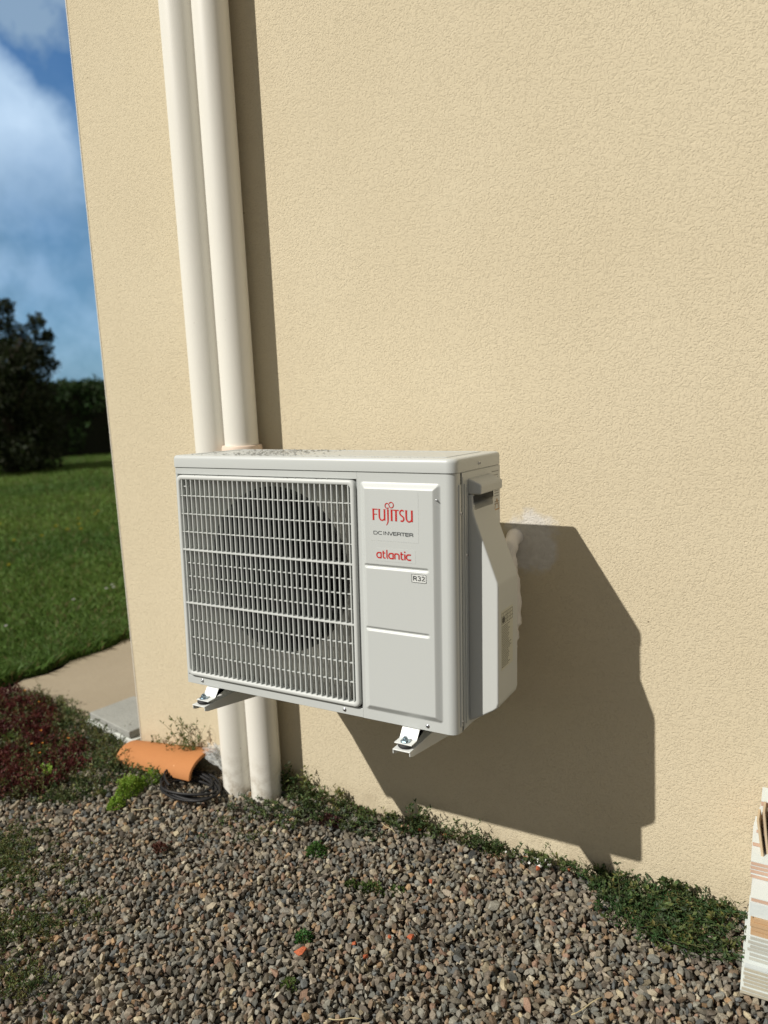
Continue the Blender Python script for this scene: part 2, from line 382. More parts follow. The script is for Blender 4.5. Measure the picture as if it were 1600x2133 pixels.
# front panel: height field right of the guard, plain strips round the guard opening
def sstep(a, b_, x): t_ = np.clip((x - a) / (b_ - a), 0, 1); return t_ * t_ * (3 - 2 * t_)
x0, x1 = 0.4885, W - RC
xs = np.arange(x0, x1 + 1e-6, (x1 - x0) / 150); zs = np.arange(0, 0.51401, 0.514 / 400)
X, Z = np.meshgrid(xs, zs)
def rr_sdf(X, Z, a0, a1, b0, b1, r):
    qx = np.abs(X - (a0 + a1) / 2) - (a1 - a0) / 2 + r; qz = np.abs(Z - (b0 + b1) / 2) - (b1 - b0) / 2 + r
    return np.hypot(np.maximum(qx, 0), np.maximum(qz, 0)) + np.minimum(np.maximum(qx, qz), 0) - r
sd = rr_sdf(X, Z, 0.4960, 0.6700, 0.0215, 0.4945, 0.006)
Y = -0.0085 * np.clip(-sd / 0.0125, 0, 1)
Y = -0.0085 * (np.clip(-sd / 0.0125, 0, 1) * 0.85 + 0.15 * sstep(0, 0.0125, -sd))
for zc in (0.3268, 0.1975):
    g = rr_sdf(X, Z, 0.5045, 0.6475, zc - 0.0038, zc + 0.0038, 0.0038); Y += 0.0032 * sstep(0.0010, -0.0028, g)
V = np.stack([X, Y, Z], -1).reshape(-1, 3); nx = len(xs); nz_ = len(zs)
I = np.arange(nx * nz_).reshape(nz_, nx); F = np.stack([I[:-1, :-1], I[:-1, 1:], I[1:, 1:], I[1:, :-1]], -1).reshape(-1, 4)
fp = np_mesh('front_panel', V, F, M_body, smooth=True, parent=unit)
mb = MB(); mb.box(0.0055, x0, 0.0, 0.012, 0.0, 0.0195).box(0.0055, x0, 0.0, 0.012, 0.4990, 0.514).box(0.0055, 0.0085, 0.0, 0.012, 0.0195, 0.4990)
mb.box(x0 - 0.0018, x0, 0.0, 0.012, 0.0195, 0.4990)
mb.build('front_surround', M_body, unit, bevel=0.0008)

# inner plate with the round fan opening, duct and fan
FC = (0.260, 0.289); FR = 0.185
def ringplate(y, rect, n=96):
    a = np.linspace(0, 2 * PI, n, endpoint=False); circ = [(FC[0] + FR * math.cos(q), y, FC[1] + FR * math.sin(q)) for q in a]
    rx0, rx1, rz0, rz1 = rect; outp = []
    for q in a:
        c_, s_ = math.cos(q), math.sin(q)
        tx = ((rx1 - FC[0]) / c_ if c_ > 0 else (rx0 - FC[0]) / c_) if abs(c_) > 1e-6 else 9
        tz = ((rz1 - FC[1]) / s_ if s_ > 0 else (rz0 - FC[1]) / s_) if abs(s_) > 1e-6 else 9
        k = min(tx, tz); outp.append((FC[0] + k * c_, y, FC[1] + k * s_))
    return outp, circ
o1, c1 = ringplate(0.0300, (0.004, 0.489, 0.016, 0.503))
mb = MB(); mb.rings([o1, c1], False, False)
mb.build('inner_plate', M_inner, unit, smooth=50)
mb = MB(); rr = []
for k, y in ((0.0, 0.0300), (0.004, 0.0275), (0.008, 0.0310), (0.009, 0.038), (0.010, 0.095)):
    rr.append([(FC[0] + (FR - k + 0.001) * math.cos(q), y, FC[1] + (FR - k + 0.001) * math.sin(q)) for q in np.linspace(0, 2 * PI, 96, endpoint=False)])
mb.rings(rr, False, False); mb.build('fan_duct', M_duct, unit, smooth=60)
mb = MB(); mb.box(0.01, 0.49, 0.200, 0.204, 0.01, 0.50); mb.build('coil_fins', M_fin, unit)
mb = MB(); mb.box(0.488, 0.490, 0.0195, 0.2, 0.01, 0.505); mb.build('inner_partition', M_duct, unit)
fan = MB()
fan.rings([[(FC[0] + r_ * math.cos(q), y, FC[1] + r_ * math.sin(q)) for q in np.linspace(0, 2 * PI, 40, endpoint=False)] for r_, y in ((0.020, 0.050), (0.038, 0.053), (0.044, 0.060), (0.044, 0.105))])
fan = fan.build('fan', M_fan, unit, smooth=50)
for k in range(3):
    bl = MB(); rows = []
    for u in np.linspace(0, 1, 9):
        row = []
        for vv in np.linspace(0, 1, 7):
            r_ = 0.042 + vv * 0.128; a = 2 * PI * k / 3 + 0.4 + (u - 0.5) * (1.30 - 0.1 * vv) + vv * 0.55
            row.append((FC[0] + r_ * math.cos(a), 0.062 + u * 0.045 * (1 - 0.2 * vv) - 0.012 * vv * (1 - u), FC[1] + r_ * math.sin(a)))
        rows.append(row)
    V = [p for r_ in rows for p in r_]; F = [(i * 7 + j, i * 7 + j + 1, i * 7 + j + 8, i * 7 + j + 7) for i in range(8) for j in range(6)]
    bl.add(V, F); bo = bl.build('fan_blade', M_fan, fan, smooth='all'); sm = bo.modifiers.new('thick', 'SOLIDIFY'); sm.thickness = 0.003

# fan guard: frame, upright slats and cross rods
gx0, gx1, gz0, gz1 = 0.0095, 0.4850, 0.0215, 0.4972
mb = MB(); rr = []
for ins, y, r_ in ((0.0, 0.012, 0.013), (0.0, -0.0035, 0.013), (0.0012, -0.0062, 0.012), (0.0035, -0.0075, 0.0115), (0.0085, -0.0075, 0.009), (0.0100, -0.0060, 0.008), (0.0105, 0.010, 0.008)):
    rr.append([(x, y, z) for x, z in rrect(gx0 + ins, gx1 - ins, gz0 + ins, gz1 - ins, r_)])
mb.rings(rr, False, False); guard = mb.build('fan_guard', M_guard, unit, smooth=50)
mb = MB()
ix0, ix1, iz0, iz1 = gx0 + 0.0095, gx1 - 0.0095, gz0 + 0.0095, gz1 - 0.0095
NB = 34
for i in range(NB):
    x = 0.0255 + i * (0.4700 - 0.0255) / (NB - 1)
    prof = [(x - 0.0011, -0.0062), (x + 0.0010, -0.0062), (x - 0.0027, 0.0062), (x - 0.0043, 0.0062)]
    mb.rings([[(a, b_, z) for a, b_ in prof] for z in (iz0, iz1)])
mb.build('guard_slat', M_guard, guard); 
mb = MB()
for z, h in ((0.3250, 0.0019), (0.1987, 0.0019)):
    mb.box(ix0, ix1, -0.0071, 0.0085, z - h, z + h)
mb.build('guard_rail', M_guard, guard, bevel=0.0006)
mb = MB()
for z in (0.3668, 0.4085, 0.4502): mb.box(ix0, ix1, -0.0052, 0.0020, z - 0.0009, z + 0.0009)
for z in (0.2934, 0.2620, 0.2304): mb.box(ix0, ix1, -0.0028, 0.0042, z - 0.0009, z + 0.0009)
for z in (0.1570, 0.1155, 0.0740): mb.box(ix0, ix1, -0.0028, 0.0042, z - 0.0009, z + 0.0009)
for z in (0.4715,): mb.box(ix0, ix0 + 0.022, -0.0028, 0.0042, z - 0.0009, z + 0.0009)
mb.build('guard_rod', M_guard, guard)

# side panel, standing a hair proud of the casing, with its joint line and pressed ribs
mb = MB(); mb.box(W, W + 0.0014, 0.0305, D - 0.001, 0.003, 0.5128); mb.build('side_panel', M_body, unit, bevel=0.0005)
mb = MB(); mb.box(W - 0.0004, W + 0.0003, 0.0262, 0.0305, 0.0, 0.514); mb.build('joint_gap', M_gap, unit)
mb = MB(); mb.box(W - 0.001, W + 0.0022, 0.0165, 0.0255, 0.012, 0.492)
mb.build('corner_rib', M_body, unit, bevel=0.0011)
mb = MB(); mb.box(W + 0.001, W + 0.0040, 0.0400, 0.0440, 0.012, 0.492).box(W + 0.001, W + 0.0028, 0.0500, 0.0530, 0.10, 0.486).box(W + 0.001, W + 0.0026, 0.0330, 0.0355, 0.006, 0.505)
mb.build('side_rib', M_body, unit, bevel=0.0008)

# valve cover with carrying handle and finger recess
YC0, YC1 = 0.060, 0.176
prof = [(W, 0.008), (0.722, 0.020), (0.7520, 0.0385), (0.7600, 0.0455), (0.7626, 0.0560), (0.7626, 0.2900), (0.7612, 0.2990), (0.7140, 0.4270), (0.7112, 0.4380), (0.7110, 0.4690), (W, 0.4690)]
mb = MB(); mb.rings([[(x, y, z) for x, z in prof] for y in (YC0, YC1)])
cover = mb.build('valve_cover', M_cover, unit)
mb = MB(); mb.box(W - 0.02, 0.76, 0.0735, 0.1650, 0.4385, 0.4690 + 0.001); cut = mb.build('cutter', M_cover); cut.parent = unit
bpy.context.view_layer.update(); boolean_cut(cover, cut)
for p in cover.data.polygons: p.use_smooth = True
bv = cover.modifiers.new('bevel', 'BEVEL'); bv.width = 0.0038; bv.segments = 4; bv.limit_method = 'ANGLE'; bv.angle_limit = R(50); bv.use_clamp_overlap = True
cover.modifiers.new('normals', 'WEIGHTED_NORMAL')
mb = MB(); mb.box(W + 0.0006, W + 0.0024, 0.070, 0.170, 0.434, 0.4675); mb.build('recess_back', M_cover, cover)
hp = [(W, 0.4694), (0.7283, 0.4694), (0.7292, 0.4870), (0.7255, 0.4905), (0.7120, 0.4965), (W, 0.5005)]
mb = MB(); mb.rings([[(x, y, z) for x, z in hp] for y in (YC0, YC1 + 0.003)])
mb.build('handle', M_cover, unit, bevel=0.0035)

# screws: domes with a cross slot
def screw(parent, p, n_, r_=0.0042, m=M_steel):
    n_ = Vector(n_).normalized(); q = n_.to_track_quat('Z', 'Y').to_matrix().to_4x4(); Mx = Matrix.Translation(p) @ q
    mb = MB(); prof = [(r_ * 1.25, 0.0), (r_ * 1.25, 0.0006), (r_, 0.0008), (r_ * 0.9, 0.0019), (r_ * 0.55, 0.0028), (r_ * 0.15, 0.0031)]
    mb.rings([[Mx @ Vector((a * math.cos(t_), a * math.sin(t_), z)) for t_ in np.linspace(0, 2 * PI, 14, endpoint=False)] for a, z in prof], False)
    o = mb.build('screw', m, parent, smooth=60)
    sl = MB(); sl.box(-r_ * .6, r_ * .6, -r_ * .12, r_ * .12, 0.0026, 0.0033, Mx).box(-r_ * .12, r_ * .12, -r_ * .6, r_ * .6, 0.0026, 0.00335, Mx); sl.build('slot', M_dark, o)
for p in ((0.0489, 0, 0.0105), (0.4424, 0, 0.0095), (0.6362, 0, 0.0095)): screw(unit, p, (0, -1, 0), 0.0034)
screw(unit, (0.6640, -0.0040, 0.4641), (0.5, -1, 0), 0.0017)
for p in ((W + 0.0018, 0.117, 0.526), (W + 0.002, 0.0215, 0.437), (W + 0.0012, 0.0225, 0.022), (W + 0.0028, 0.0465, 0.352)): screw(unit, p, (1, 0, 0), 0.0034)

# feet bent out under the casing
def foot(xa, xb):
    path = [(0.05, -0.0012), (-0.0015, -0.0012), (-0.0135, -0.0175), (-0.016, -0.0190), (-0.038, -0.0190)]
    mb = MB(); th = 0.0022
    up_ = [(y, z) for y, z in path]; dn = [(y, z - th) for y, z in path]
    ring = up_ + dn[::-1]
    mb.rings([[(x, y, z) for y, z in ring] for x in (xa, xb)])
    o = mb.build('foot', M_white, unit, bevel=0.0007); return o
foot(0.0625, 0.0985); foot(0.5800, 0.6190)

# ---------------- lettering as real thin ribbons
YP = -0.0085
class Ink:
    def __init__(s, ox, oz, sx, sz, y=YP, shear=0.0): s.mb = MB(); s.k = 0; s.ox, s.oz, s.sx, s.sz, s.y = ox, oz, sx, sz, y
    def P(s, x, z, y): return (s.ox + x * s.sx, y, s.oz + z * s.sz)
    def stroke(s, pts, wd, w2=None):
        """ribbon in letter units; wd in metres"""
        s.k += 1; y = s.y - 0.00035 - 0.000018 * s.k
        q = [Vector((s.ox + x * s.sx, s.oz + z * s.sz)) for x, z in pts]; n = len(q); L, Rr = [], []
        for i in range(n):
            d = (q[min(i + 1, n - 1)] - q[max(i - 1, 0)]).normalized(); nr = Vector((-d.y, d.x))
            wv_ = (wd if w2 is None else wd + (w2 - wd) * i / (n - 1)) / 2
            L.append(q[i] + nr * wv_); Rr.append(q[i] - nr * wv_)
        V = [(p.x, y, p.y) for p in L] + [(p.x, y, p.y) for p in Rr]
        s.mb.add(V, [(i, i + 1, n + i + 1, n + i) for i in range(n - 1)])
    def done(s, name, m, parent): return s.mb.build(name, m, parent)
def arc(cx, cz, rx, rz, a0, a1, n=14): return [(cx + rx * math.cos(R(a0 + (a1 - a0) * k / n)), cz + rz * math.sin(R(a0 + (a1 - a0) * k / n))) for k in range(n + 1)]

def film(name, xa, xb, za, zb, m=M_stick, y=YP, t_=0.00022, parent=unit):
    mb = MB(); mb.rings([[(x, yy, z) for x, z in rrect(xa, xb, za, zb, 0.002)] for yy in (y + 0.0001, y - t_)]); return mb.build(name, m, parent)
s1 = film('sticker', 0.5205, 0.6275, 0.3795, 0.4790)
s2 = film('sticker', 0.5320, 0.6200, 0.3390, 0.3650)
s3 = film('refrigerant_sticker', 0.6105, 0.6430, 0.3015, 0.3195, simple('white_label', (0.66, 0.68, 0.66), 0.4))
YP2 = YP - 0.00022
# wordmark: capital height 1, total width about 5.45 units
wd = 0.0038; K = Ink(0.5270, 0.4205, 0.0167, 0.0222, YP2)
def serif(x, z, w_=0.15): K.stroke([(x - w_, z), (x + w_, z)], 0.0010)
K.stroke([(0.12, 0), (0.12, 1)], wd, wd * 0.92); K.stroke([(0.0, 0.965), (0.72, 0.965)], 0.0022, 0.0018); K.stroke([(0.15, 0.52), (0.62, 0.52)], 0.0018)
K.stroke([(0.92, 1.0), (0.92, 0.38)] + arc(1.27, 0.36, 0.35, 0.36, 180, 330, 12), wd * 0.9, 0.0022); K.stroke([(1.62, 1.0), (1.62, 0.0)], wd * .9)
K.stroke([(2.08, 1.0), (2.08, 0.05)] + [(2.06, -0.12), (1.98, -0.27), (1.84, -0.42)], wd * 0.95, 0.0012)
K.stroke([(2.56, 0.0), (2.56, 1.0)], wd)
K.stroke([(2.74, 0.96), (3.50, 0.96)], 0.0020); K.stroke([(3.14, 0.0), (3.14, 0.98)], wd)
sp = arc(3.92, 0.74, 0.27, 0.235, 40, 180, 10) + [(3.68, 0.62), (3.80, 0.53), (4.0, 0.43), (4.13, 0.32)] + arc(3.90, 0.24, 0.25, 0.22, 0, -130, 10)
K.stroke(sp, wd * 0.78)
K.stroke([(4.47, 1.0), (4.47, 0.38)] + arc(4.83, 0.36, 0.36, 0.36, 180, 330, 12), wd * 0.95, 0.0022); K.stroke([(5.20, 1.0), (5.20, 0.0)], wd * .95)
for x in (0.12,): serif(x, 0.02, 0.13)
for x in (0.92, 1.62, 4.47, 5.20, 2.08, 2.56): serif(x, 0.985, 0.14)
for x in (2.56, 3.14): serif(x, 0.02, 0.14)
# the looped mark over the j
K.stroke(arc(2.02, 1.33, 0.25, 0.225, -50, 300 - 360 + 300, 4)[:1] + arc(1.98, 1.32, 0.26, 0.22, -60, -325, 16) + [(2.23, 1.38), (2.32, 1.29)] + arc(2.52, 1.40, 0.30, 0.245, 215, 510, 20), 0.0017)
K.done('wordmark', M_red, s1)
# DC INVERTER
K = Ink(0.5290, 0.3918, 0.0078, 0.0068, YP2); wv = 0.00115
def seg(*pts): K.stroke(list(pts), wv)
x = 0.0
seg((x, 0), (x, 1)); seg((x, .94), (x + .75, .94), (x + 1.02, .7), (x + 1.02, .3), (x + .75, .06), (x, .06)); x += 1.32
seg((x + 1.0, .94), (x + .25, .94), (x, .7), (x, .3), (x + .25, .06), (x + 1.0, .06)); x += 1.55
for ch, wch in (('I', .42), ('N', 1.15), ('V', 1.2), ('E', 1.12), ('R', 1.15), ('T', 1.15), ('E', 1.12), ('R', 1.1)):
    a = x; e = x + wch - .25
    if ch == 'I': seg((a, 0), (a, 1))
    if ch == 'N': seg((a, 0), (a, 1)); seg((a, 1), (e, 0)); seg((e, 0), (e, 1))
    if ch == 'V': seg((a - .05, 1), ((a + e) / 2, 0)); seg(((a + e) / 2, 0), (e + .05, 1))
    if ch == 'E': seg((a, 0), (a, 1)); seg((a, .94), (e, .94)); seg((a, .5), (e, .5)); seg((a, .06), (e, .06))
    if ch == 'R': seg((a, 0), (a, 1)); seg((a, .94), (e - .1, .94), (e, .8), (e, .6), (e - .1, .46), (a, .46)); seg((e - .12, .46), (e, .3), (e, 0))
    if ch == 'T': seg((a - .08, .94), (e + .08, .94)); seg(((a + e) / 2, 0), ((a + e) / 2, .94))
    x += wch
K.done('inverter_lettering', M_black, s1)
# lower-case maker's name, thick round strokes
K = Ink(0.5345, 0.3447, 0.0108, 0.0118, YP2); wv = 0.0027
def bowl(x): K.stroke([(x + .92, .93), (x + .45, .93)] + arc(x + .42, .5, .40, .43, 90, 270, 12) + [(x + .95, .07)], wv); K.stroke([(x + .90, 0.0), (x + .90, 1.0)], wv)
x = 0.0; bowl(x); x += 1.18
K.stroke([(x + .18, 1.30), (x + .18, .25), (x + .28, .08), (x + .62, .07)], wv); K.stroke([(x, .93), (x + .60, .93)], wv * .85); x += .82
K.stroke([(x + .12, 1.48), (x + .12, .22), (x + .25, .07), (x + .34, .07)], wv); x += .48
bowl(x); x += 1.22
K.stroke([(x + .05, 0.0), (x + .05, .93)], wv); K.stroke([(x + .05, .93), (x + .55, .93)] + arc(x + .58, .62, .32, .31, 90, 0, 8) + [(x + .90, 0)], wv); x += 1.18
K.stroke([(x + .18, 1.30), (x + .18, .25), (x + .28, .08), (x + .62, .07)], wv); K.stroke([(x, .93), (x + .60, .93)], wv * .85); x += .82
K.stroke([(x + .08, 0.0), (x + .08, .98)], wv); K.stroke([(x + .08, 1.22), (x + .08, 1.46)], wv); x += .38
K.stroke([(x + .92, .93), (x + .45, .93)] + arc(x + .42, .5, .40, .43, 90, 270, 12) + [(x + .95, .07)], wv)
K.done('maker_lettering', M_red, s2)
# R32 in a frame
K = Ink(0.6152, 0.3060, 0.0082, 0.0092, YP2); wv = 0.0021
K.stroke([(0, 0), (0, 1)], wv); K.stroke([(0, .9), (.55, .9), (.75, .76), (.75, .62), (.55, .48), (0, .48)], wv * .9); K.stroke([(.45, .48), (.82, 0)], wv)
K.stroke([(1.12, .82), (1.3, .93), (1.62, .93), (1.78, .78), (1.72, .58), (1.42, .52), (1.76, .44), (1.84, .24), (1.68, .07), (1.32, .06), (1.10, .2)], wv * .9)
K.stroke([(2.16, .78), (2.32, .93), (2.66, .93), (2.82, .76), (2.76, .56), (2.16, .07), (2.90, .07)], wv * .9)
for a in (((-.48, -.38), (3.26, -.38)), ((-.48, 1.36), (3.26, 1.36)), ((-.48, -.38), (-.48, 1.36)), ((3.26, -.38), (3.26, 1.36))): K.stroke(list(a), 0.0008)
K.done('refrigerant_lettering', M_black, s3)
# label on the valve cover with its small print (unreadable even close up)
LX = 0.7626
mb = MB(); mb.box(LX + 0.0001, LX + 0.0004, 0.076, 0.144, 0.118, 0.238); lab = mb.build('rating_label', M_label, cover)
mb = MB(); e = 0.00010; xx = (LX + 0.0004, LX + 0.0004 + e)
z = 0.206
for k in range(24):
    y = 0.079; yend = 0.079 + random.choice([0.036, 0.040, 0.044, 0.047, 0.038, 0.055])
    while y < yend:
        l = random.uniform(0.003, 0.009); mb.box(*xx, y, min(y + l, yend), z - 0.0007, z + 0.0007); y += l + 0.0009
    z -= 0.0036
for (ya, yb, za, zb) in ((0.079, 0.108, 0.211, 0.233), (0.110, 0.142, 0.211, 0.233)):
    for zz in np.linspace(za, zb, 4): mb.box(xx[0], xx[1] + 0.00005, ya, yb, zz - 0.0004, zz + 0.0004)
    for yy in np.linspace(ya, yb, 4): mb.box(xx[0], xx[1] + 0.0001, yy - 0.0004, yy + 0.0004, za, zb)
mb.box(xx[0], xx[1] + 0.00015, 0.082, 0.096, 0.213, 0.224); mb.build('small_print', M_blackdim, lab)
mb = MB(); SX = W + 0.0014
for k, z in enumerate((0.502, 0.494, 0.489)):
    y = 0.190
    while y < 0.226: l = random.uniform(.003, .007); mb.box(SX, SX + 0.0002, y, min(y + l, 0.228), z - .0008, z + .0008); y += l + 0.0025
mb.build('side_print', M_blackdim, unit); mb = MB()
for z in (0.460, 0.455, 0.449, 0.437, 0.432): mb.box(SX, SX + 0.0002, 0.205, 0.232, z - .0006, z + .0006)
mb.build('side_print', M_blackdim, unit)
# small warning triangle
mb = MB()
tri = [(0.2050, 0.420), (0.2330, 0.420), (0.2190, 0.443)]
for i in range(3):
    a, b_ = Vector(tri[i]), Vector(tri[(i + 1) % 3]); d = (b_ - a).normalized(); n_ = Vector((-d.y, d.x)) * 0.0012
    mb.add([(SX + 0.0003 + i * 2e-5, *(a + n_)), (SX + 0.0003 + i * 2e-5, *(b_ + n_)), (SX + 0.0003 + i * 2e-5, *(b_ - n_)), (SX + 0.0003 + i * 2e-5, *(a - n_))], [(0, 1, 2, 3)])
mb.build('warning_mark', simple('amber_print', (0.42, 0.22, 0.05), 0.5), unit)

# ---------------- wall brackets under the unit
def bracket(xa, xb, label):
    t_ = thing('wall_bracket', label, 'bracket', UP, UR, 'white brackets under the outdoor unit')
    zt = -0.0300; th = 0.0022; yf = -0.046; yb = 0.448
    mb = MB(); mb.box(xa, xb, yf, yb, zt - th, zt)
    for x0_, x1_ in ((xa, xa + th), (xb - th, xb)):
        prof = [(yf + .001, zt - 0.001), (yf + .001, zt - 0.010), (yf + 0.010, zt - 0.014), (0.13, zt - 0.040), (0.36, zt - 0.075), (yb - .002, zt - 0.078), (yb - .002, zt - 0.001)]
        mb.rings([[(x, y, z) for y, z in prof] for x in (x0_, x1_)])
    mb.build('arm', M_white, t_, bevel=0.0009)
    mb = MB(); mb.box(xa + 0.003, xb - 0.003, yb - 0.0075, yb - 0.003, zt - 0.070, zt - 0.004); mb.build('wall_plate', M_white, t_, bevel=0.0009)
    xc = (xa + xb) / 2
    mb = MB(); a = np.linspace(0, 2 * PI, 24, endpoint=False)
    mb.rings([[(xc + r_ * math.cos(q), -0.027 + r_ * math.sin(q), z) for q in a] for r_, z in ((0.0125, -0.0298), (0.0150, -0.0270), (0.0150, -0.0240), (0.0120, -0.0213))])
    mb.build('rubber_pad', M_dark, t_, smooth=50)
    mb = MB(); mb.rings([[(xc + r_ * math.cos(q), -0.027 + r_ * math.sin(q), z) for q in a] for r_, z in ((0.0100, -0.0189), (0.0100, -0.0173), (0.0090, -0.0171))])
    mb.rings([[(xc + 0.0065 * math.cos(q), -0.027 + 0.0065 * math.sin(q), z) for q in np.linspace(0, 2 * PI, 6, endpoint=False)] for z in (-0.0171, -0.0118)])
    mb.rings([[(xc + 0.0036 * math.cos(q), -0.027 + 0.0036 * math.sin(q), z) for q in a] for z in (-0.0118, -0.0085)])
    mb.build('bolt', M_bolt, t_, smooth=40)
bracket(0.0560, 0.0935, 'white bracket arm under the fan end of the unit, in front of the downpipes')
bracket(0.5800, 0.6190, 'white bracket arm under the lettered end of the unit, far from the downpipes')

# ---------------- lagged refrigerant line from the wall behind the unit
mb = MB(); pth = []; rd = []
for k in range(60):
    u = k / 59
    if u < 0.25: a = u / 0.25 * PI / 2; p = Vector((0.672, -0.062 * math.sin(a) + 0.012, 0.828 - 0.045 * (1 - math.cos(a))))
    else: s_ = (u - 0.25) / 0.75; p = Vector((0.672 + 0.020 * math.sin(s_ * PI * 1.05) - 0.004 * s_, -0.050 - 0.05 * s_, 0.783 - 0.29 * s_))
    pth.append(p); rd.append(0.0185 + 0.0014 * math.sin(k * 0.9) + random.uniform(-0.0008, 0.0008) - (0.004 if k in (38, 39, 43, 44) else 0))
mb.tube(pth, rd, 20)
line = mb.build('refrigerant_line', M_lagging, smooth='all')
tag(line, 'white wrapped refrigerant line coming out of the wall behind the unit', 'pipe')

# ---------------- water drops left on the lid
UM = Matrix.Translation(UP) @ Matrix.Rotation(UR[0], 4, 'X')
hs = []; hf = []
def drop(px, py, pz, r_):
    o = len(hs)
    for j, (c_, s_) in enumerate(((1, 0), (0.87, 0.42), (0.5, 0.72))):
        for i in range(8): hs.append(tuple(UM @ Vector((px + r_ * c_ * math.cos(i * PI / 4), py + r_ * c_ * math.sin(i * PI / 4), pz + r_ * s_ * 0.9))))
    hs.append(tuple(UM @ Vector((px, py, pz + r_ * 0.8))))
    for j in range(2):
        for i in range(8): hf.append((o + j * 8 + i, o + j * 8 + (i + 1) % 8, o + j * 8 + 8 + (i + 1) % 8, o + j * 8 + 8 + i))
    for i in range(8): hf.append((o + 16 + i, o + 16 + (i + 1) % 8, o + 24))
for k in range(420):
    px = min(max(random.gauss(0.21, 0.07), 0.01), 0.66); py = random.uniform(0.02, 0.225)
    drop(px, py, 0.5421, random.choice([0.0012, 0.0016, 0.0022, 0.003]))
for k in range(60): drop(random.uniform(0.02, 0.66), random.uniform(0.012, 0.03), 0.5420, 0.0011)
for k in range(40): drop(random.uniform(0.04, 0.46), -0.0035, 0.4974, random.uniform(0.0008, 0.0016))
me = bpy.data.meshes.new('water_droplets'); me.from_pydata(hs, [], hf); dr = link('water_droplets', me, M_drop, smooth='all')
tag(dr, 'scattered water droplets left on the lid of the outdoor unit', 'water droplets', kind='stuff')

# ================================================================ GRAVEL
def hull(r):
    """angular crushed stone: the convex hull of a few jittered points"""
    k = int(r.integers(9, 15)); v = r.normal(size=(k, 3)); v /= np.linalg.norm(v, axis=1)[:, None]
    for _ in range(6):                                   # push the points apart
        d = v[:, None] - v[None]; q = (d ** 2).sum(-1) + np.eye(k) * 9; v = v + 0.10 * (d / q[..., None]).sum(1) / k * 4; v /= np.linalg.norm(v, axis=1)[:, None]
    v *= r.uniform(0.82, 1.1, (k, 1)); v *= r.uniform([0.85, 0.62, 0.45], [1.30, 0.98, 0.80])
    bm = bmesh.new(); [bm.verts.new(p) for p in v]; g = bmesh.ops.convex_hull(bm, input=bm.verts)
    bmesh.ops.delete(bm, geom=list({e for e in g['geom_interior'] + g['geom_unused'] if isinstance(e, bmesh.types.BMVert)}), context='VERTS')
    bmesh.ops.triangulate(bm, faces=bm.faces); bm.verts.index_update()
    V = np.array([p.co[:] for p in bm.verts]); F = np.array([[q.index for q in p.verts] for p in bm.faces]); bm.free(); return V, F
VAR = [hull(rng) for _ in range(60)]
def euler_mats(n, r, tilt=0.7):
    a = r.uniform(0, 2 * PI, n); b_ = r.normal(0, tilt, n); c_ = r.normal(0, tilt, n)
    ca, sa, cb, sb, cc, sc_ = np.cos(a), np.sin(a), np.cos(b_), np.sin(b_), np.cos(c_), np.sin(c_)
    Z0, O1 = np.zeros(n), np.ones(n)
    Rz = np.stack([ca, -sa, Z0, sa, ca, Z0, Z0, Z0, O1], -1).reshape(n, 3, 3)
    Rx = np.stack([O1, Z0, Z0, Z0, cb, -sb, Z0, sb, cb], -1).reshape(n, 3, 3)
    Ry = np.stack([cc, Z0, sc_, Z0, O1, Z0, -sc_, Z0, cc], -1).reshape(n, 3, 3)
    return Rz @ Rx @ Ry
PAL = np.array([(0.235, 0.215, 0.185), (0.30, 0.265, 0.215), (0.17, 0.175, 0.17), (0.21, 0.20, 0.185), (0.26, 0.195, 0.145), (0.33, 0.225, 0.14),
                (0.13, 0.14, 0.15), (0.36, 0.315, 0.235), (0.28, 0.245, 0.21), (0.19, 0.165, 0.145), (0.24, 0.235, 0.215), (0.27, 0.18, 0.14), (0.40, 0.37, 0.31)])
PW = np.array([6, 6, 5, 6, 4, 1.6, 2.5, 2, 5, 5, 5, 2, 1.2]); PW /= PW.sum()
def stones(P, size, cols):
    n = len(P); kk = rng.integers(0, len(VAR), n); M = euler_mats(n, rng, 1.1); VV, FF, CC, o = [], [], [], 0
    for k, (v, f) in enumerate(VAR):
        id_ = np.nonzero(kk == k)[0]; m_ = len(id_)
        V = np.einsum('nij,vj->nvi', M[id_], v) * size[id_, None, None] + P[id_, None, :]
        VV.append(V.reshape(-1, 3)); FF.append((f[None] + (np.arange(m_) * len(v))[:, None, None]).reshape(-1, 3) + o); o += m_ * len(v)
        CC.append(np.repeat(cols[id_], len(v), 0))
    return np.concatenate(VV), np.concatenate(FF), np.concatenate(CC)
def dens(x, y):
    inside = (y > -0.9 - 0.0 * x) & (x > -1.25) & (x < 1.75)
    return inside
def lumps(x, y): return 0.006 * np.sin(5.1 * x + 1.3 * y) + 0.005 * np.sin(9.7 * y - 4 * x + 1)
# jittered grid so that stones pack without holes
pts = []
for layer, (pitch, z0, smin, smax) in enumerate(((0.0125, -0.013, 0.0068, 0.0105), (0.0130, -0.001, 0.0048, 0.0122))):
    gx, gy = np.meshgrid(np.arange(-1.35, 1.8, pitch), np.arange(-1.15, -0.006, pitch)); x = gx.ravel(); y = gy.ravel()
    x = x + rng.uniform(-0.5, 0.5, len(x)) * pitch; y = y + rng.uniform(-0.5, 0.5, len(y)) * pitch
    keep = (y < -0.008) & (y > -1.12 + 0.0 * x) & ~((x > 0.9) & (y < -0.85)) & ~((x < -0.35) & (y < -0.95))
    x, y = x[keep], y[keep]; n = len(x)
    s_ = rng.uniform(smin, smax, n) * np.where(rng.random(n) < 0.07, rng.uniform(1.15, 1.5, n), 1.0)
    pts.append((np.c_[x, y, z0 + lumps(x, y) + rng.normal(0, 0.0018, n)], s_))
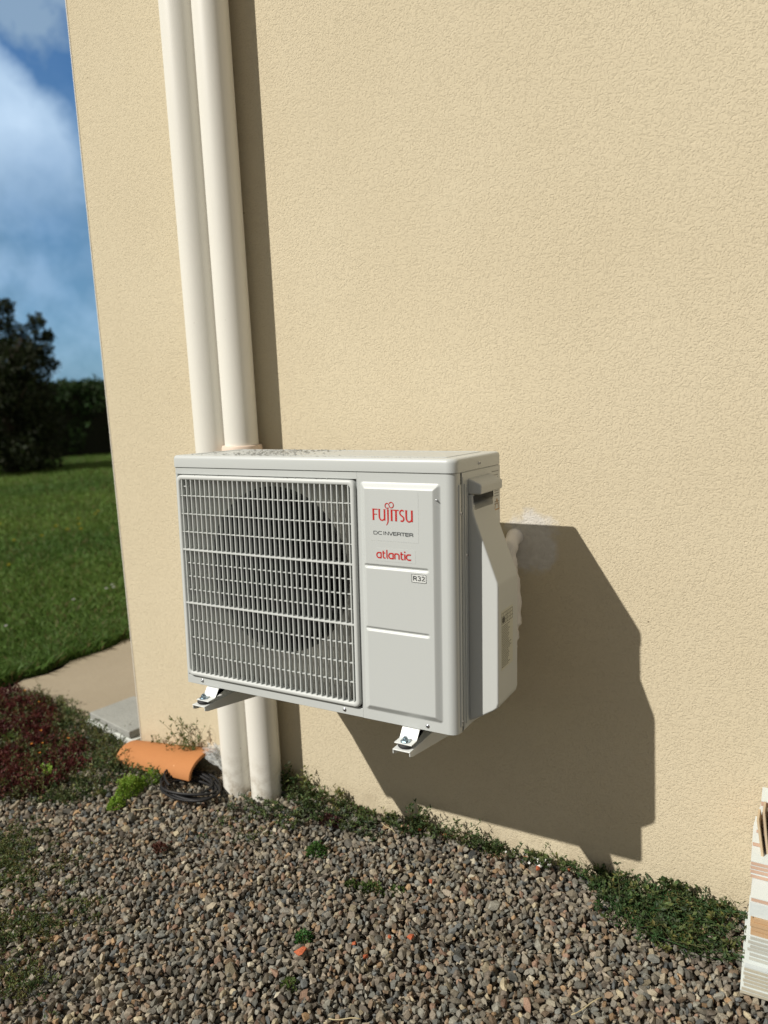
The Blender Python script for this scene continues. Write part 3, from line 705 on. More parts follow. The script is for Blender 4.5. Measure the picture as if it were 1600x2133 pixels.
P = np.concatenate([p[0] for p in pts]); Sz = np.concatenate([p[1] for p in pts])
cols = PAL[rng.choice(len(PAL), len(P), p=PW)] * rng.uniform(0.42, 1.18, (len(P), 1)) * (0.97, 0.95, 0.86)
V, F, Cc = stones(P, Sz, cols)
gr = np_mesh('gravel', V, F, M_stone, Cc); tag(gr, 'mixed grey and tan crushed stone gravel in front of the wall', 'gravel', kind='stuff')

# orange brick chips and white plaster crumbs lying on the gravel
def chip(name, x, y, s_, col, label, cat, group, flat=0.55):
    v, IF = hull(rng); v = v / np.abs(v).max(0) * np.array([s_, s_ * rng.uniform(.6, .9), s_ * flat])
    M = euler_mats(1, rng, 0.25)[0]; v = v @ M.T
    o = np_mesh(name, v, IF, M_stone, np.tile(np.array(col), (len(v), 1)), loc=(x, y, 0.010 + float(lumps(x, y)) + s_ * 0.3))
    tag(o, label, cat, group); return o
OR = (0.40, 0.11, 0.05)
chip('brick_chip', 0.378, -0.558, 0.0150, OR, 'largest orange brick chip, below the lowest green tuft on the gravel', 'brick chip', 'orange brick chips on the gravel', 0.4)
for x, y, s_ in ((0.53, -0.44, .007), (0.57, -0.42, .008), (0.51, -0.51, .008), (0.47, -0.49, .006), (0.41, -0.045, .006), (0.48, -0.035, .007), (0.70, -0.03, .008), (0.81, -0.03, .007), (0.53, -0.23, .007), (0.74, -0.06, .007)):
    chip('brick_chip', x, y, s_, OR, 'small orange brick chip lying among the grey gravel', 'brick chip', 'orange brick chips on the gravel')
for k, (x, y) in enumerate(((0.665, -.020), (0.682, -.026), (0.694, -.018), (0.705, -.030), (0.722, -.018), (0.735, -.028), (0.752, -.016), (0.763, -.034), (0.648, -.030), (0.715, -.045), (0.742, -.05))):
    chip('plaster_crumb', x, y, random.uniform(.004, .0085), (0.80, 0.79, 0.75), 'small white plaster crumb on the gravel at the wall foot', 'plaster crumb', 'white plaster crumbs at the foot of the wall')

# ================================================================ PLANTS
def leaf_quads(P, N, T, L, Wd, cols, fold=0.25):
    """diamond leaves: base P, along T (unit), width along N x T"""
    B = np.cross(N, T); B /= np.linalg.norm(B, axis=1)[:, None] + 1e-9
    L = L[:, None]; Wd = Wd[:, None]
    v0 = P; v1 = P + T * L * 0.45 + B * Wd / 2 + N * Wd * fold; v3 = P + T * L * 0.45 - B * Wd / 2 + N * Wd * fold; v2 = P + T * L
    V = np.stack([v0, v1, v2, v3], 1).reshape(-1, 3); F = np.arange(len(P) * 4).reshape(-1, 4)
    return V, F, np.repeat(cols, 4, 0)
def unitv(a): return a / (np.linalg.norm(a, axis=1)[:, None] + 1e-9)
class Plant:
    def __init__(s): s.V = []; s.F = []; s.C = []; s.n = 0
    def push(s, V, F, C): s.V.append(V); s.F.append(F + s.n); s.C.append(C); s.n += len(V)
    def leaves(s, P, T, L, Wd, cols):
        N = unitv(rng.normal(0, 0.6, P.shape) + np.array([0, 0, 1.0])); s.push(*leaf_quads(P, N, T, L, Wd, cols))
    def stem(s, path, w_, col):
        path = np.array(path); n = len(path); d = np.gradient(path, axis=0)
        for side in (np.array([1, 0, 0.]), np.array([0, 1., 0])):
            b_ = np.cross(d, side); b_ /= np.linalg.norm(b_, axis=1)[:, None] + 1e-9
            ww = np.linspace(w_, w_ * 0.4, n)[:, None] / 2
            V = np.concatenate([path + b_ * ww, path - b_ * ww]); F = np.array([(i, i + 1, n + i + 1, n + i) for i in range(n - 1)])
            s.push(V, F, np.tile(col, (len(V), 1)))
    def sprig(s, base, h, lean, nl, ll, lw, col, var=0.25, stemcol=(0.16, 0.13, 0.05)):
        base = np.array(base, float); lean = np.array(lean, float)
        t_ = np.linspace(0, 1, 8)[:, None]; bend = rng.normal(0, 0.12, 3) * h; bend[2] = 0
        path = base + t_ * np.array([0, 0, h]) + t_ ** 1.8 * lean + np.sin(t_ * PI) * bend
        s.stem(path, 0.0014 + h * 0.006, stemcol)
        u = np.sort(rng.uniform(0.12, 1.0, nl)); P = np.stack([np.interp(u, t_[:, 0], path[:, i]) for i in range(3)], 1)
        a = rng.uniform(0, 2 * PI, nl); T = unitv(np.c_[np.cos(a), np.sin(a), rng.uniform(0.1, 1.1, nl)])
        L = ll * rng.uniform(0.55, 1.2, nl); C = np.array(col) * rng.uniform(1 - var, 1 + var, (nl, 1)) * rng.uniform(0.85, 1.15, (nl, 3))
        s.leaves(P, T, L, lw / ll * L, C)
    def tuft(s, c_, rx, ry, h, n, ll, lw, col, var=0.3):
        """dense cushion of small leaves over a dome"""
        a = rng.uniform(0, 2 * PI, n); r = np.sqrt(rng.uniform(0, 1, n)); x = r * np.cos(a); y = r * np.sin(a)
        lump = 0.72 + 0.28 * np.sin(x * 5.3 + c_[0] * 40) * np.cos(y * 6.1 + c_[1] * 30)
        z = h * (1 - r ** 2.4) * lump * rng.uniform(0.55, 1.08, n)
        P = np.c_[c_[0] + x * rx, c_[1] + y * ry, c_[2] + z]
        T = unitv(np.c_[x * 0.8, y * 0.8, np.full(n, 0.7)] + rng.normal(0, 0.45, (n, 3)))
        L = ll * rng.uniform(0.6, 1.3, n); C = np.array(col) * rng.uniform(1 - var, 1 + var, (n, 1)) * rng.uniform(0.9, 1.1, (n, 3))
        s.leaves(P, T, L, L * lw / ll, C)
    def build(s, name, parent=None, m=None, loc=None):
        return np_mesh(name, np.concatenate(s.V), np.concatenate(s.F), m or M_leaf, np.concatenate(s.C), parent=parent, loc=loc)
def inpoly(x, y, poly):
    c_ = np.zeros(len(x), bool); n = len(poly)
    for i in range(n):
        x0, y0 = poly[i]; x1, y1 = poly[(i + 1) % n]
        hit = ((y0 > y) != (y1 > y)) & (x < (x1 - x0) * (y - y0) / (y1 - y0 + 1e-12) + x0); c_ ^= hit
    return c_
def scatter(poly, n, jit=0.0):
    xs = [p[0] for p in poly]; ys = [p[1] for p in poly]; out = []
    while sum(len(o) for o in out) < n:
        p = np.c_[rng.uniform(min(xs), max(xs), n * 2), rng.uniform(min(ys), max(ys), n * 2)]
        out.append(p[inpoly(p[:, 0], p[:, 1], poly)])
    q = np.concatenate(out)[:n]; return q + rng.normal(0, jit, q.shape) if jit else q

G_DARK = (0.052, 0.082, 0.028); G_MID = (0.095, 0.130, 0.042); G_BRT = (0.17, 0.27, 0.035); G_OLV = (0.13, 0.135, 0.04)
# the dark red stonecrop beds and the green mat round them
RED = (0.085, 0.018, 0.016)
for poly, nb, hh, lab in (([(-1.62, 0.02), (-1.50, 0.16), (-1.28, 0.10), (-1.06, -0.04), (-1.02, -0.16), (-1.20, -0.26), (-1.6, -0.25)], 150, 0.075, 'dark red stonecrop mat behind, beside the sandy path'),
                          ([(-1.10, -0.20), (-0.93, -0.05), (-0.76, -0.16), (-0.70, -0.28), (-0.73, -0.38), (-0.82, -0.47), (-1.15, -0.50)], 150, 0.060, 'dark red stonecrop mat in front, nearer the gravel')):
    pt = Plant()
    for x, y in scatter(poly, nb, 0.01):
        r_ = random.uniform(0.025, 0.05); c_ = np.array(RED) * random.uniform(0.55, 1.3)
        if random.random() < 0.10: c_ = np.array((0.10, 0.10, 0.03))
        pt.tuft((x, y, -0.004), r_, r_, hh * random.uniform(0.55, 1.0), 150, 0.0105, 0.006, c_)
    for x, y in scatter(poly, 60): pt.sprig((x, y, 0.02), random.uniform(.04, .085), rng.normal(0, .02, 3) * (1, 1, 0), 7, 0.008, 0.004, (0.16, 0.05, 0.03), stemcol=(0.14, 0.05, 0.03))
    o = pt.build('stonecrop_mat'); tag(o, lab, 'ground cover', kind='stuff')
pt = Plant()
poly = [(-1.62, -0.02), (-1.40, 0.17), (-1.11, 0.10), (-0.95, 0.05), (-0.80, 0.0), (-0.66, -0.03), (-0.60, -0.14), (-0.56, -0.28), (-0.62, -0.36), (-0.74, -0.42), (-1.0, -0.42), (-1.6, -0.4)]
for x, y in scatter(poly, 1250, 0.02):
    c_ = random.choice([G_DARK, G_DARK, G_MID, G_MID, G_OLV, (0.10, 0.10, 0.06)]); r_ = random.uniform(0.012, 0.030)
    pt.tuft((x, y, -0.004), r_, r_, random.uniform(0.015, 0.042), 42, 0.0105, 0.0048, np.array(c_))
for x, y in scatter(poly, 420, 0.01): pt.sprig((x, y, 0.0), random.uniform(.03, .075), rng.normal(0, .022, 3) * (1, 1, 0), 10, 0.012, 0.005, random.choice([G_MID, G_OLV, (0.12, 0.14, 0.07)]))
tag(pt.build('green_mat'), 'low green weeds growing between the red stonecrop and the roof tile', 'ground cover', kind='stuff')

# tiny orange flowers over the red mat
fl = Plant()
for x, y in ((-0.98, -0.16), (-0.84, -0.16), (-0.92, -0.24), (-0.89, -0.22), (-1.05, -0.27), (-0.99, -0.31), (-0.84, -0.27), (-1.2, 0.0), (-1.35, 0.05)):
    f_ = Plant(); f_.stem([(0, 0, 0.02), (0.002, 0, 0.05), (0.004, 0.001, 0.075)], 0.0012, (0.12, 0.10, 0.03))
    n = 6; a = np.linspace(0, 2 * PI, n, endpoint=False); P_ = np.tile([0.004, 0.001, 0.075], (n, 1)); T_ = unitv(np.c_[np.cos(a), np.sin(a), np.full(n, .7)])
    f_.leaves(P_, T_, np.full(n, .0062), np.full(n, .0035), np.tile((0.75, 0.30, 0.05), (n, 1)))
    o = f_.build('stonecrop_flower', loc=(x, y, 0)); tag(o, 'tiny orange flower standing over the dark red stonecrop', 'flower', 'orange flowers over the stonecrop')

# bright green cushions: each its own plant
def cushion(x, y, rx, ry, h, n, col, label, ll=0.007, name='stonecrop_plant', extra=()):
    pt = Plant(); pt.tuft((0, 0, 0.0), rx, ry, h, n, ll, ll * 0.6, col)
    for ex, ey, er, eh in extra: pt.tuft((ex, ey, 0), er, er, eh, int(n * 0.35), ll, ll * .6, np.array(col) * random.uniform(.8, 1.15))
    for k in range(int(n / 120) + 2): pt.sprig((random.uniform(-rx, rx) * .7, random.uniform(-ry, ry) * .7, h * .3), h * .8, rng.normal(0, .01, 3) * (1, 1, 0), 9, ll, ll * .55, col)
    o = pt.build(name, loc=(x, y, 0.0)); tag(o, label, 'plant'); return o
cushion(-0.485, -0.225, 0.032, 0.055, 0.050, 1900, (0.23, 0.36, 0.05), 'bright yellow-green stonecrop cushion beside the cable coil', extra=((0.012, 0.075, 0.032, 0.045), (0.02, -0.075, 0.024, 0.03), (-0.03, 0.02, 0.03, 0.04)))
cushion(-0.78, -0.285, 0.020, 0.020, 0.060, 300, (0.27, 0.42, 0.06), 'small bright green stonecrop tuft in front of the dark red mat')
cushion(-1.13, -0.175, 0.045, 0.03, 0.05, 450, (0.11, 0.16, 0.035), 'green stonecrop cushion at the left, between the two red mats')
cushion(0.205, -0.235, 0.028, 0.022, 0.028, 380, (0.055, 0.125, 0.025), 'green tuft on the gravel below the fan guard', 0.008, 'weed_tuft')
cushion(0.355, -0.515, 0.020, 0.022, 0.028, 330, (0.045, 0.130, 0.030), 'green tuft on the gravel just above the largest orange chip', 0.007, 'weed_tuft')
cushion(0.405, -0.305, 0.040, 0.012, 0.022, 260, (0.075, 0.120, 0.030), 'flat wide green tuft on the gravel below the bracket', 0.009, 'weed_tuft', extra=((0.06, 0.02, 0.018, 0.015), (-0.05, -0.01, 0.016, 0.015)))
cushion(0.165, -0.105, 0.038, 0.022, 0.022, 420, (0.060, 0.022, 0.020), 'low dark red tuft on the gravel near the downpipes', 0.008, 'weed_tuft')
cushion(-0.19, -0.40, 0.022, 0.015, 0.015, 160, (0.09, 0.03, 0.02), 'tiny reddish tuft on the open gravel below the cable coil', 0.008, 'weed_tuft')
cushion(0.40, -0.63, 0.018, 0.014, 0.014, 110, (0.08, 0.12, 0.03), 'faint green sprout on the gravel below the largest orange chip', 0.008, 'weed_tuft')
cushion(-0.62, -0.345, 0.035, 0.022, 0.030, 260, (0.10, 0.13, 0.05), 'grey-green straggling tuft at the edge of the gravel', 0.009, 'weed_tuft')

# weeds along the foot of the wall: one mass of ground cover
pt = Plant()
def wline(a, b_, n, d0, d1, h0, h1, cols, ll=0.011, nl=14):
    for k in range(n):
        u = random.random(); x = a + (b_ - a) * u; y = -random.uniform(d0, d1) if d1 > d0 else -d0
        h = random.uniform(h0, h1); pt.sprig((x, y, 0.0), h, rng.normal(0, .35, 3) * (h, h * 0.7, 0) + np.array((0, -0.012, 0)), nl, ll, ll * .42, random.choice(cols), stemcol=(0.10, 0.11, 0.04))
cs = [G_DARK, G_MID, G_MID, (0.09, 0.12, 0.045), G_OLV]
wline(-0.02, 0.16, 42, 0.012, 0.08, 0.02, 0.06, cs)
wline(0.16, 0.42, 45, 0.012, 0.06, 0.015, 0.045, cs)
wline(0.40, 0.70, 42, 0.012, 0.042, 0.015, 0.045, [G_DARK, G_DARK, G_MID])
wline(0.70, 0.90, 32, 0.010, 0.045, 0.015, 0.045, cs)
wline(-0.14, 0.10, 60, 0.10, 0.19, 0.012, 0.03, [G_DARK, G_MID, (0.10, 0.12, 0.07)])
wline(0.02, 0.32, 90, 0.06, 0.13, 0.010, 0.025, [G_DARK, G_MID, (0.08, 0.10, 0.06)])
for x, y in scatter([(-0.05, -0.012), (0.9, -0.012), (0.9, -0.04), (0.5, -0.055), (0.25, -0.09), (-0.05, -0.12)], 60): pt.tuft((x, y, 0), 0.02, 0.014, random.uniform(.010, .024), 32, 0.010, 0.005, random.choice([G_DARK, G_MID]))
tag(pt.build('weed_strip'), 'thin strip of green weeds along the wall between the downpipes and the big weed patch', 'weeds', kind='stuff')
# loose greens over the gravel at the far left of the bed
pt = Plant()
for cx, cy, n, sp_ in ((-0.47, -0.65, 150, 0.05), (-0.55, -0.60, 120, 0.05), (-0.30, -0.78, 130, 0.045), (-0.14, -0.88, 100, 0.05), (-0.62, -0.55, 100, 0.06), (-0.22, -0.74, 60, 0.04), (-0.36, -0.55, 25, 0.05), (-0.05, -0.24, 20, 0.05), (-0.2, -0.66, 30, .05)):
    for k in range(n):
        x, y = random.gauss(cx, sp_), random.gauss(cy, sp_ * .7)
        if random.random() < 0.6: pt.sprig((x, y, 0.0), random.uniform(.008, .022), rng.normal(0, .012, 3) * (1, 1, 0), 8, 0.008, 0.0035, random.choice([G_DARK, G_MID, G_OLV]))
        else: pt.tuft((x, y, -.002), .012, .012, .012, 26, 0.007, 0.0035, random.choice([G_DARK, G_MID, G_OLV]))
tag(pt.build('sparse_weeds'), 'sparse tiny weeds creeping over the gravel at the lower left', 'weeds', kind='stuff')

# the big weed patch near the tile stack
pt = Plant()
poly = [(0.84, -0.012), (0.98, -0.012), (1.18, -0.012), (1.20, -0.12), (1.185, -0.185), (1.05, -0.180), (0.965, -0.175), (0.90, -0.10)]
for x, y in scatter(poly, 190, 0.020):
    h = random.uniform(.012, .042); pt.sprig((x, y, 0), h, rng.normal(0, .5, 3) * (h, h, 0), 13, 0.013, 0.0062, random.choice([G_DARK, (0.045, 0.090, 0.03), (0.06, 0.085, 0.04), G_MID, G_OLV]), stemcol=(0.07, 0.10, 0.03))
for x, y in scatter(poly, 300, 0.01):       # grass-like blades
    h = random.uniform(.02, .045); l = rng.normal(0, 1.0, 3) * (h, h, 0); b0 = np.array((x, y, 0.0)); t_ = np.linspace(0, 1, 5)[:, None]
    pt.stem(b0 + t_ * (0, 0, h * .8) + t_ ** 2 * l, 0.0024, np.array(random.choice([(0.04, 0.10, 0.03), (0.06, 0.11, 0.035), (0.11, 0.115, 0.045)])))
for x, y in scatter(poly, 75): pt.tuft((x, y, 0), 0.02, 0.02, .018, 30, 0.010, 0.0055, random.choice([G_DARK, (0.035, 0.085, 0.02)]))
o = pt.build('weed_patch'); tag(o, 'dense dark green weed patch on the gravel beside the tile stack', 'weeds', kind='stuff')

# single sprigs standing against the wall
def spriggy(x, y, label, spec, name='weed_plant'):
    pt = Plant()
    for dx, dy, h, lx, ly, nl, ll, lw, c_ in spec: pt.sprig((dx, dy, 0), h, (lx, ly, 0), nl, ll, lw, c_, stemcol=(0.17, 0.15, 0.05))
    tag(pt.build(name, loc=(x, y, 0)), label, 'plant'); return pt
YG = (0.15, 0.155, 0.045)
spriggy(-0.43, -0.030, 'tall airy weed behind the roof tile beside the downpipes', [(random.uniform(-.06, .07), random.uniform(-.015, .01), random.uniform(.08, .185), random.gauss(0, .04), random.uniform(-.03, 0), random.randint(12, 22), .017, .0048, random.choice([YG, G_MID, (0.10, 0.13, 0.05)])) for _ in range(26)])
spriggy(-0.585, -0.022, 'small upright weed at the house corner behind the tile', [(random.uniform(-.015, .03), 0, random.uniform(.05, .10), random.gauss(0, .012), -.01, 16, .013, .0055, random.choice([YG, G_MID])) for _ in range(7)])
spriggy(0.035, -0.020, 'upright weed in the sun just right of the downpipes', [(random.uniform(-.02, .03), 0, random.uniform(.05, .11), random.gauss(0, .015), -.01, 15, .014, .008, random.choice([YG, G_MID])) for _ in range(7)])
spriggy(0.135, -0.020, 'leafy weed against the lit wall below the fan guard', [(random.uniform(-.02, .02), 0, random.uniform(.04, .075), random.gauss(0, .02), -.01, 14, .013, .007, random.choice([YG, G_MID])) for _ in range(6)])
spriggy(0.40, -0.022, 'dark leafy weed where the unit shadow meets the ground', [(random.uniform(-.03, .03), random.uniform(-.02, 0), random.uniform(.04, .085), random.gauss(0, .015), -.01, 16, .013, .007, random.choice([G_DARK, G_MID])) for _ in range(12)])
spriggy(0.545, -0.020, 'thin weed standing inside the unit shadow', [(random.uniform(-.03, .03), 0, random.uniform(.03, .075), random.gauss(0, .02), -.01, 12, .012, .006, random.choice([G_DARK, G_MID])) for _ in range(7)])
spriggy(1.05, -0.020, 'broad leaved weed against the lit wall above the big weed patch', [(random.uniform(-.03, .03), 0, random.uniform(.03, .06), random.gauss(0, .02), -.01, 10, .016, .010, random.choice([G_DARK, G_MID])) for _ in range(7)])
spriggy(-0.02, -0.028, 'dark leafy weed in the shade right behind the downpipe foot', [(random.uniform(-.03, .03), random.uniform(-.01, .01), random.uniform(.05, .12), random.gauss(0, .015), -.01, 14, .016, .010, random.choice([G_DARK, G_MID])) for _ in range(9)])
spriggy(-0.60, -0.150, 'weed growing in front of the left half of the roof tile', [(random.uniform(-.06, .16), random.uniform(-.02, .02), random.uniform(.025, .06), random.gauss(0, .02), -.005, 16, .013, .0055, random.choice([G_DARK, G_MID])) for _ in range(24)])

# dry straws lying on the gravel
for (x, y, a, l, lab) in ((0.33, -0.075, -0.6, 0.07, 'pale dry straw near the dark red tuft'), (-0.37, -0.285, 0.2, 0.05, 'pale dry straw in front of the cable coil'),
                          (0.95, -0.42, 0.9, 0.07, 'thin dry straw on the gravel near the tile stack'), (0.55, -0.66, 0.25, 0.06, 'thin dry straw at the bottom of the gravel')):
    mb = MB(); mb.tube([(x + math.cos(a) * l * u, y + math.sin(a) * l * u + 0.004 * math.sin(u * 3), 0.013 + float(lumps(x, y)) + 0.003 * math.sin(u * 5)) for u in np.linspace(-.5, .5, 7)], 0.0011, 5)
    tag(mb.build('dry_straw', simple('straw', (0.45, 0.38, 0.22), 0.8), smooth='all'), lab, 'straw')

# ================================================================ ROOF TILE, CABLE, WRAP, SLABS
def roof_tile():
    a0 = Vector((-0.668, -0.058, 0.000)); a1 = Vector((-0.330, -0.052, 0.024))   # axis on the ground, left end to right end
    d = (a1 - a0).normalized(); side = Vector((-d.y, d.x, 0)).normalized(); up = side.cross(d) * -1
    up = d.cross(side); L = (a1 - a0).length; th = 0.011
    def ring(u, off):
        Rr = 0.062 + 0.022 * u + off; hgt_ = 0.047 + 0.007 * u + off; pts_ = []
        for k in range(25):
            a = PI * k / 24
            e = a0 + d * (L * u) + side * (-Rr * math.cos(a)) + up * (hgt_ * math.sin(a) ** 0.95 + 0.002)
            pts_.append(e)
        return pts_
    mb = MB(); rings_ = []
    for u in np.linspace(0, 1, 14): rings_.append(ring(u, 0.0) + ring(u, -th)[::-1])
    mb.rings(rings_)
    o = mb.build('roof_tile', M_terr, bevel=0.0022); tag(o, 'curved orange terracotta roof tile lying over the black cable', 'roof tile')
roof_tile()
mb = MB(); pth = []
N = 520
for k in range(N):
    u = k / (N - 1); a = u * 2 * PI * 5.6 + 0.6
    rx = 0.100 + 0.016 * math.sin(a * 0.37 + 1) - 0.014 * math.sin(a * 0.91); ry = 0.060 + 0.012 * math.sin(a * 0.53)
    cx = -0.325 + 0.012 * math.sin(a * 0.21); cy = -0.145 + 0.012 * math.cos(a * 0.33)
    ca = -0.15; ex = rx * math.cos(a); ey = ry * math.sin(a)
    pth.append((cx + ex * math.cos(ca) - ey * math.sin(ca), cy + ex * math.sin(ca) + ey * math.cos(ca), 0.015 + 0.0032 * (u * 5.6) + 0.005 * math.sin(a * 1.3)))
mb.tube(pth, 0.0040, 8); o = mb.build('cable_coil', M_cable, smooth='all'); tag(o, 'black cable in a loose coil spilling from under the orange roof tile', 'cable')
# the tile rests on something dark: two more loops under it
# crumpled clear film between tile and downpipe
bm = bmesh.new(); bmesh.ops.create_icosphere(bm, subdivisions=4, radius=1.0)
for v in bm.verts:
    n_ = v.co.normalized(); k = 1 + 0.28 * math.sin(n_.x * 7 + n_.y * 5) * math.cos(n_.z * 8 + 2 * n_.x) + 0.16 * math.sin(n_.y * 17 + n_.z * 13) + random.uniform(-.05, .05)
    v.co = Vector((n_.x * 0.052 * k, n_.y * 0.024 * k, n_.z * 0.034 * k))
me = bpy.data.meshes.new('plastic_wrap'); bm.to_mesh(me); bm.free()
o = link('plastic_wrap', me, M_wrap, loc=(-0.275, -0.045, 0.075)); o.rotation_euler = (0.2, 0.5, 0.2); tag(o, 'crumpled clear plastic film between the roof tile and downpipe', 'plastic film')

mb = MB(); mb.box(-0.986, -0.716, 0.051, 0.235, 0.026, 0.052, Matrix.Translation((-0.986, 0.051, 0)) @ Matrix.Rotation(R(-12), 4, 'Z') @ Matrix.Translation((0.986, -0.051, 0)))
o = mb.build('paving_slab', M_conc, bevel=0.004); tag(o, 'grey concrete slab, upper of the two at the house corner', 'slab'); o.rotation_euler[2] = 0.0
mb = MB(); mb.box(-1.0, -0.70, 0.040, 0.26, -0.02, 0.0235, Matrix.Translation((-1.0, 0.04, 0)) @ Matrix.Rotation(R(-9), 4, 'Z') @ Matrix.Translation((1.0, -0.04, 0)))
o = mb.build('paving_slab', M_conc2, bevel=0.003); tag(o, 'pale concrete slab, lower of the two at the house corner', 'slab')

# ================================================================ TILE STACK at the right edge
WHT = (0.60, 0.65, 0.64); CRM = (0.44, 0.41, 0.32); GRY = (0.42, 0.42, 0.37); TAN = (0.48, 0.32, 0.18); PNK = (0.50, 0.34, 0.25); BRN = (0.42, 0.31, 0.22)
def tile_slab(x0_, y0_, z0_, w_, d_, th, edge, top, label, group=None, rot=0.0):
    """glazed tile: biscuit body with a thin glaze on top"""
    o = thing('ceramic_tile', label, 'tile', (x0_, y0_, z0_), (0, 0, rot), group)
    m1 = simple('tile_body', edge, 0.75, vary=0.08, vscale=60, bump=(160, 0.3, 0.001)); m2 = simple('tile_glaze', top, 0.25, vary=0.03)
    mb = MB(); mb.box(0, w_, 0, d_, 0.0003, th - 0.0016); mb.build('biscuit', m1, o, bevel=0.0005)
    mb = MB(); mb.box(0, w_, 0, d_, th - 0.0016, th - 0.0002); mb.build('glaze', m2, o)
z = 0.006; GRP = 'ceramic tiles stacked by the right edge'
tiers = [(7, 0.0085, 1.2105, -0.262, CRM, WHT, 'cream edged tile at the bottom of the stack', 0.007),
         (1, 0.010, 1.2125, -0.262, WHT, WHT, 'thick white tile lying just above the cream edged ones', 0.0),
         (6, 0.0085, 1.2175, -0.250, GRY, WHT, 'grey edged tile in the lower middle of the stack', 0.005),
         (4, 0.0090, 1.2215, -0.246, TAN, TAN, 'tan edged tile, one of the wood coloured layers in the stack', 0.005),
         (1, 0.0300, 1.2160, -0.240, WHT, WHT, 'thick white block above the tan layers of the stack', 0.0),
         (1, 0.0090, 1.2180, -0.238, PNK, WHT, 'pink edged tile topping the front pile', 0.0),
         (4, 0.0090, 1.2135, -0.175, PNK, WHT, 'pink edged tile in the rear pile against the wall', 0.0015),
         ]
for n, th, x, y, e_, tp, lab, dj in tiers:
    for k in range(n):
        w_ord = ('lowest', 'second lowest', 'third lowest', 'fourth lowest', 'fifth lowest', 'sixth lowest', 'seventh lowest')[k] + ' ' if n > 1 else ''
        tile_slab(x + random.uniform(-.5, .5) * (dj + 0.001), y + random.uniform(0, 0.003), z, 0.24, min(0.24, -y - 0.012), th, e_, tp, w_ord + lab, GRP if n > 1 else None, rot=R(random.uniform(-1.2, 1.2)) if dj else 0)
        z += th
zz = z
tile_slab(1.2130, -0.120, zz, 0.20, 0.10, 0.010, PNK, WHT, 'white glazed tile set back on the rear pile near the wall', None)
for k in range(6): tile_slab(1.218 + 0.002 * k, -0.085, zz + 0.010 + k * 0.009, 0.18, 0.075, 0.009, PNK, WHT, ('lowest', 'second lowest', 'third lowest', 'fourth lowest', 'fifth lowest', 'sixth lowest')[k] + ' pink edged tile of the set back layers near the wall', GRP)
tile_slab(1.2240, -0.070, zz + 0.064, 0.16, 0.06, 0.012, PNK, WHT, 'topmost white tile of the rear pile near the wall', None)
# thin boards leaning on the pile
for k, (xb, lab) in enumerate(((1.2300, 'thin tan board leaning on the tiles, outermost'), (1.2385, 'thin tan board leaning on the tiles, second from the outside'), (1.2480, 'thin tan board leaning on the tiles, innermost'))):
    Mx = Matrix.Translation((xb, -0.150 + 0.012 * k, zz + 0.001)) @ Matrix.Rotation(R(-9 + 2 * k), 4, 'Y') @ Matrix.Rotation(R(-6), 4, 'X')
    mb = MB(); mb.box(0, 0.0045, 0, 0.055, -0.004, 0.072 + 0.012 * k, Mx); o = mb.build('thin_board', simple('tan_board', (0.50 - .03 * k, 0.39 - .02 * k, 0.25), 0.8, vary=0.1, vscale=50), bevel=0.0006); tag(o, lab, 'board')

# ================================================================ LAWN, HEDGE, TREE
def blades(n, xr, yr, h0, h1, wdt, taper=True):
    x = rng.uniform(*xr, n); y = rng.uniform(*yr, n); return x, y
segs = []
# wedge of lawn seen past the corner (plus margin either side), density falling with distance
n = 110000
u = rng.uniform(0, 1, n) ** 1.9; dist = 3.1 + u * 13.0; ang = R(141.0) + rng.uniform(-1, 1, n) * R(9.5)
bx = CAM.x + dist * np.cos(ang); by = CAM.y + dist * np.sin(ang)
# a near-edge band
m_ = 30000; ex = -1.63 - rng.exponential(0.14, m_); ey = rng.uniform(-0.35, 3.2, m_); bx = np.r_[bx, ex]; by = np.r_[by, ey]
edge = np.where(by < 0.9, -1.66 + np.clip((by - 0.1) / 0.8, 0, 1) * 0.06, -1.60) + 0.018 * np.sin(by * 23)
k = (bx < edge) & (by > -0.9); bx, by = bx[k], by[k]; n = len(bx)
dd = np.hypot(bx - CAM.x, by - CAM.y); near = np.clip((5 - dd) / 2, 0, 1)
hh = rng.uniform(0.025, 0.06, n) + 0.03 * near * rng.random(n); ww = 0.0032 + dd * 0.0010
a = rng.uniform(0, 2 * PI, n); lean = rng.normal(0, 0.5, (n, 2)) * hh[:, None]
P0 = np.c_[bx, by, np.full(n, -0.005)]; side = np.c_[np.cos(a), np.sin(a), np.zeros(n)] * ww[:, None] / 2
mid = P0 + np.c_[lean * 0.35, hh * 0.6]; tip = P0 + np.c_[lean, hh]
V = np.stack([P0 - side, P0 + side, mid + side * 0.8, tip, mid - side * 0.8], 1).reshape(-1, 3); F = np.arange(n * 5).reshape(-1, 5)
tone = 0.5 + 0.5 * np.sin(bx * 1.7 + 2 * np.sin(by * 0.9)) * np.cos(by * 1.3)
g = np.array((0.085, 0.165, 0.034)) * (1 - tone[:, None]) + np.array((0.150, 0.235, 0.048)) * tone[:, None]
dry = (rng.random(n) < 0.10)[:, None]; g = np.where(dry, np.array((0.17, 0.15, 0.06)), g) * rng.uniform(0.7, 1.3, (n, 1))
o = np_mesh('grass', V, F, M_leaf, np.repeat(g, 5, 0)); tag(o, 'short green lawn grass beyond the sandy path', 'grass', kind='stuff')
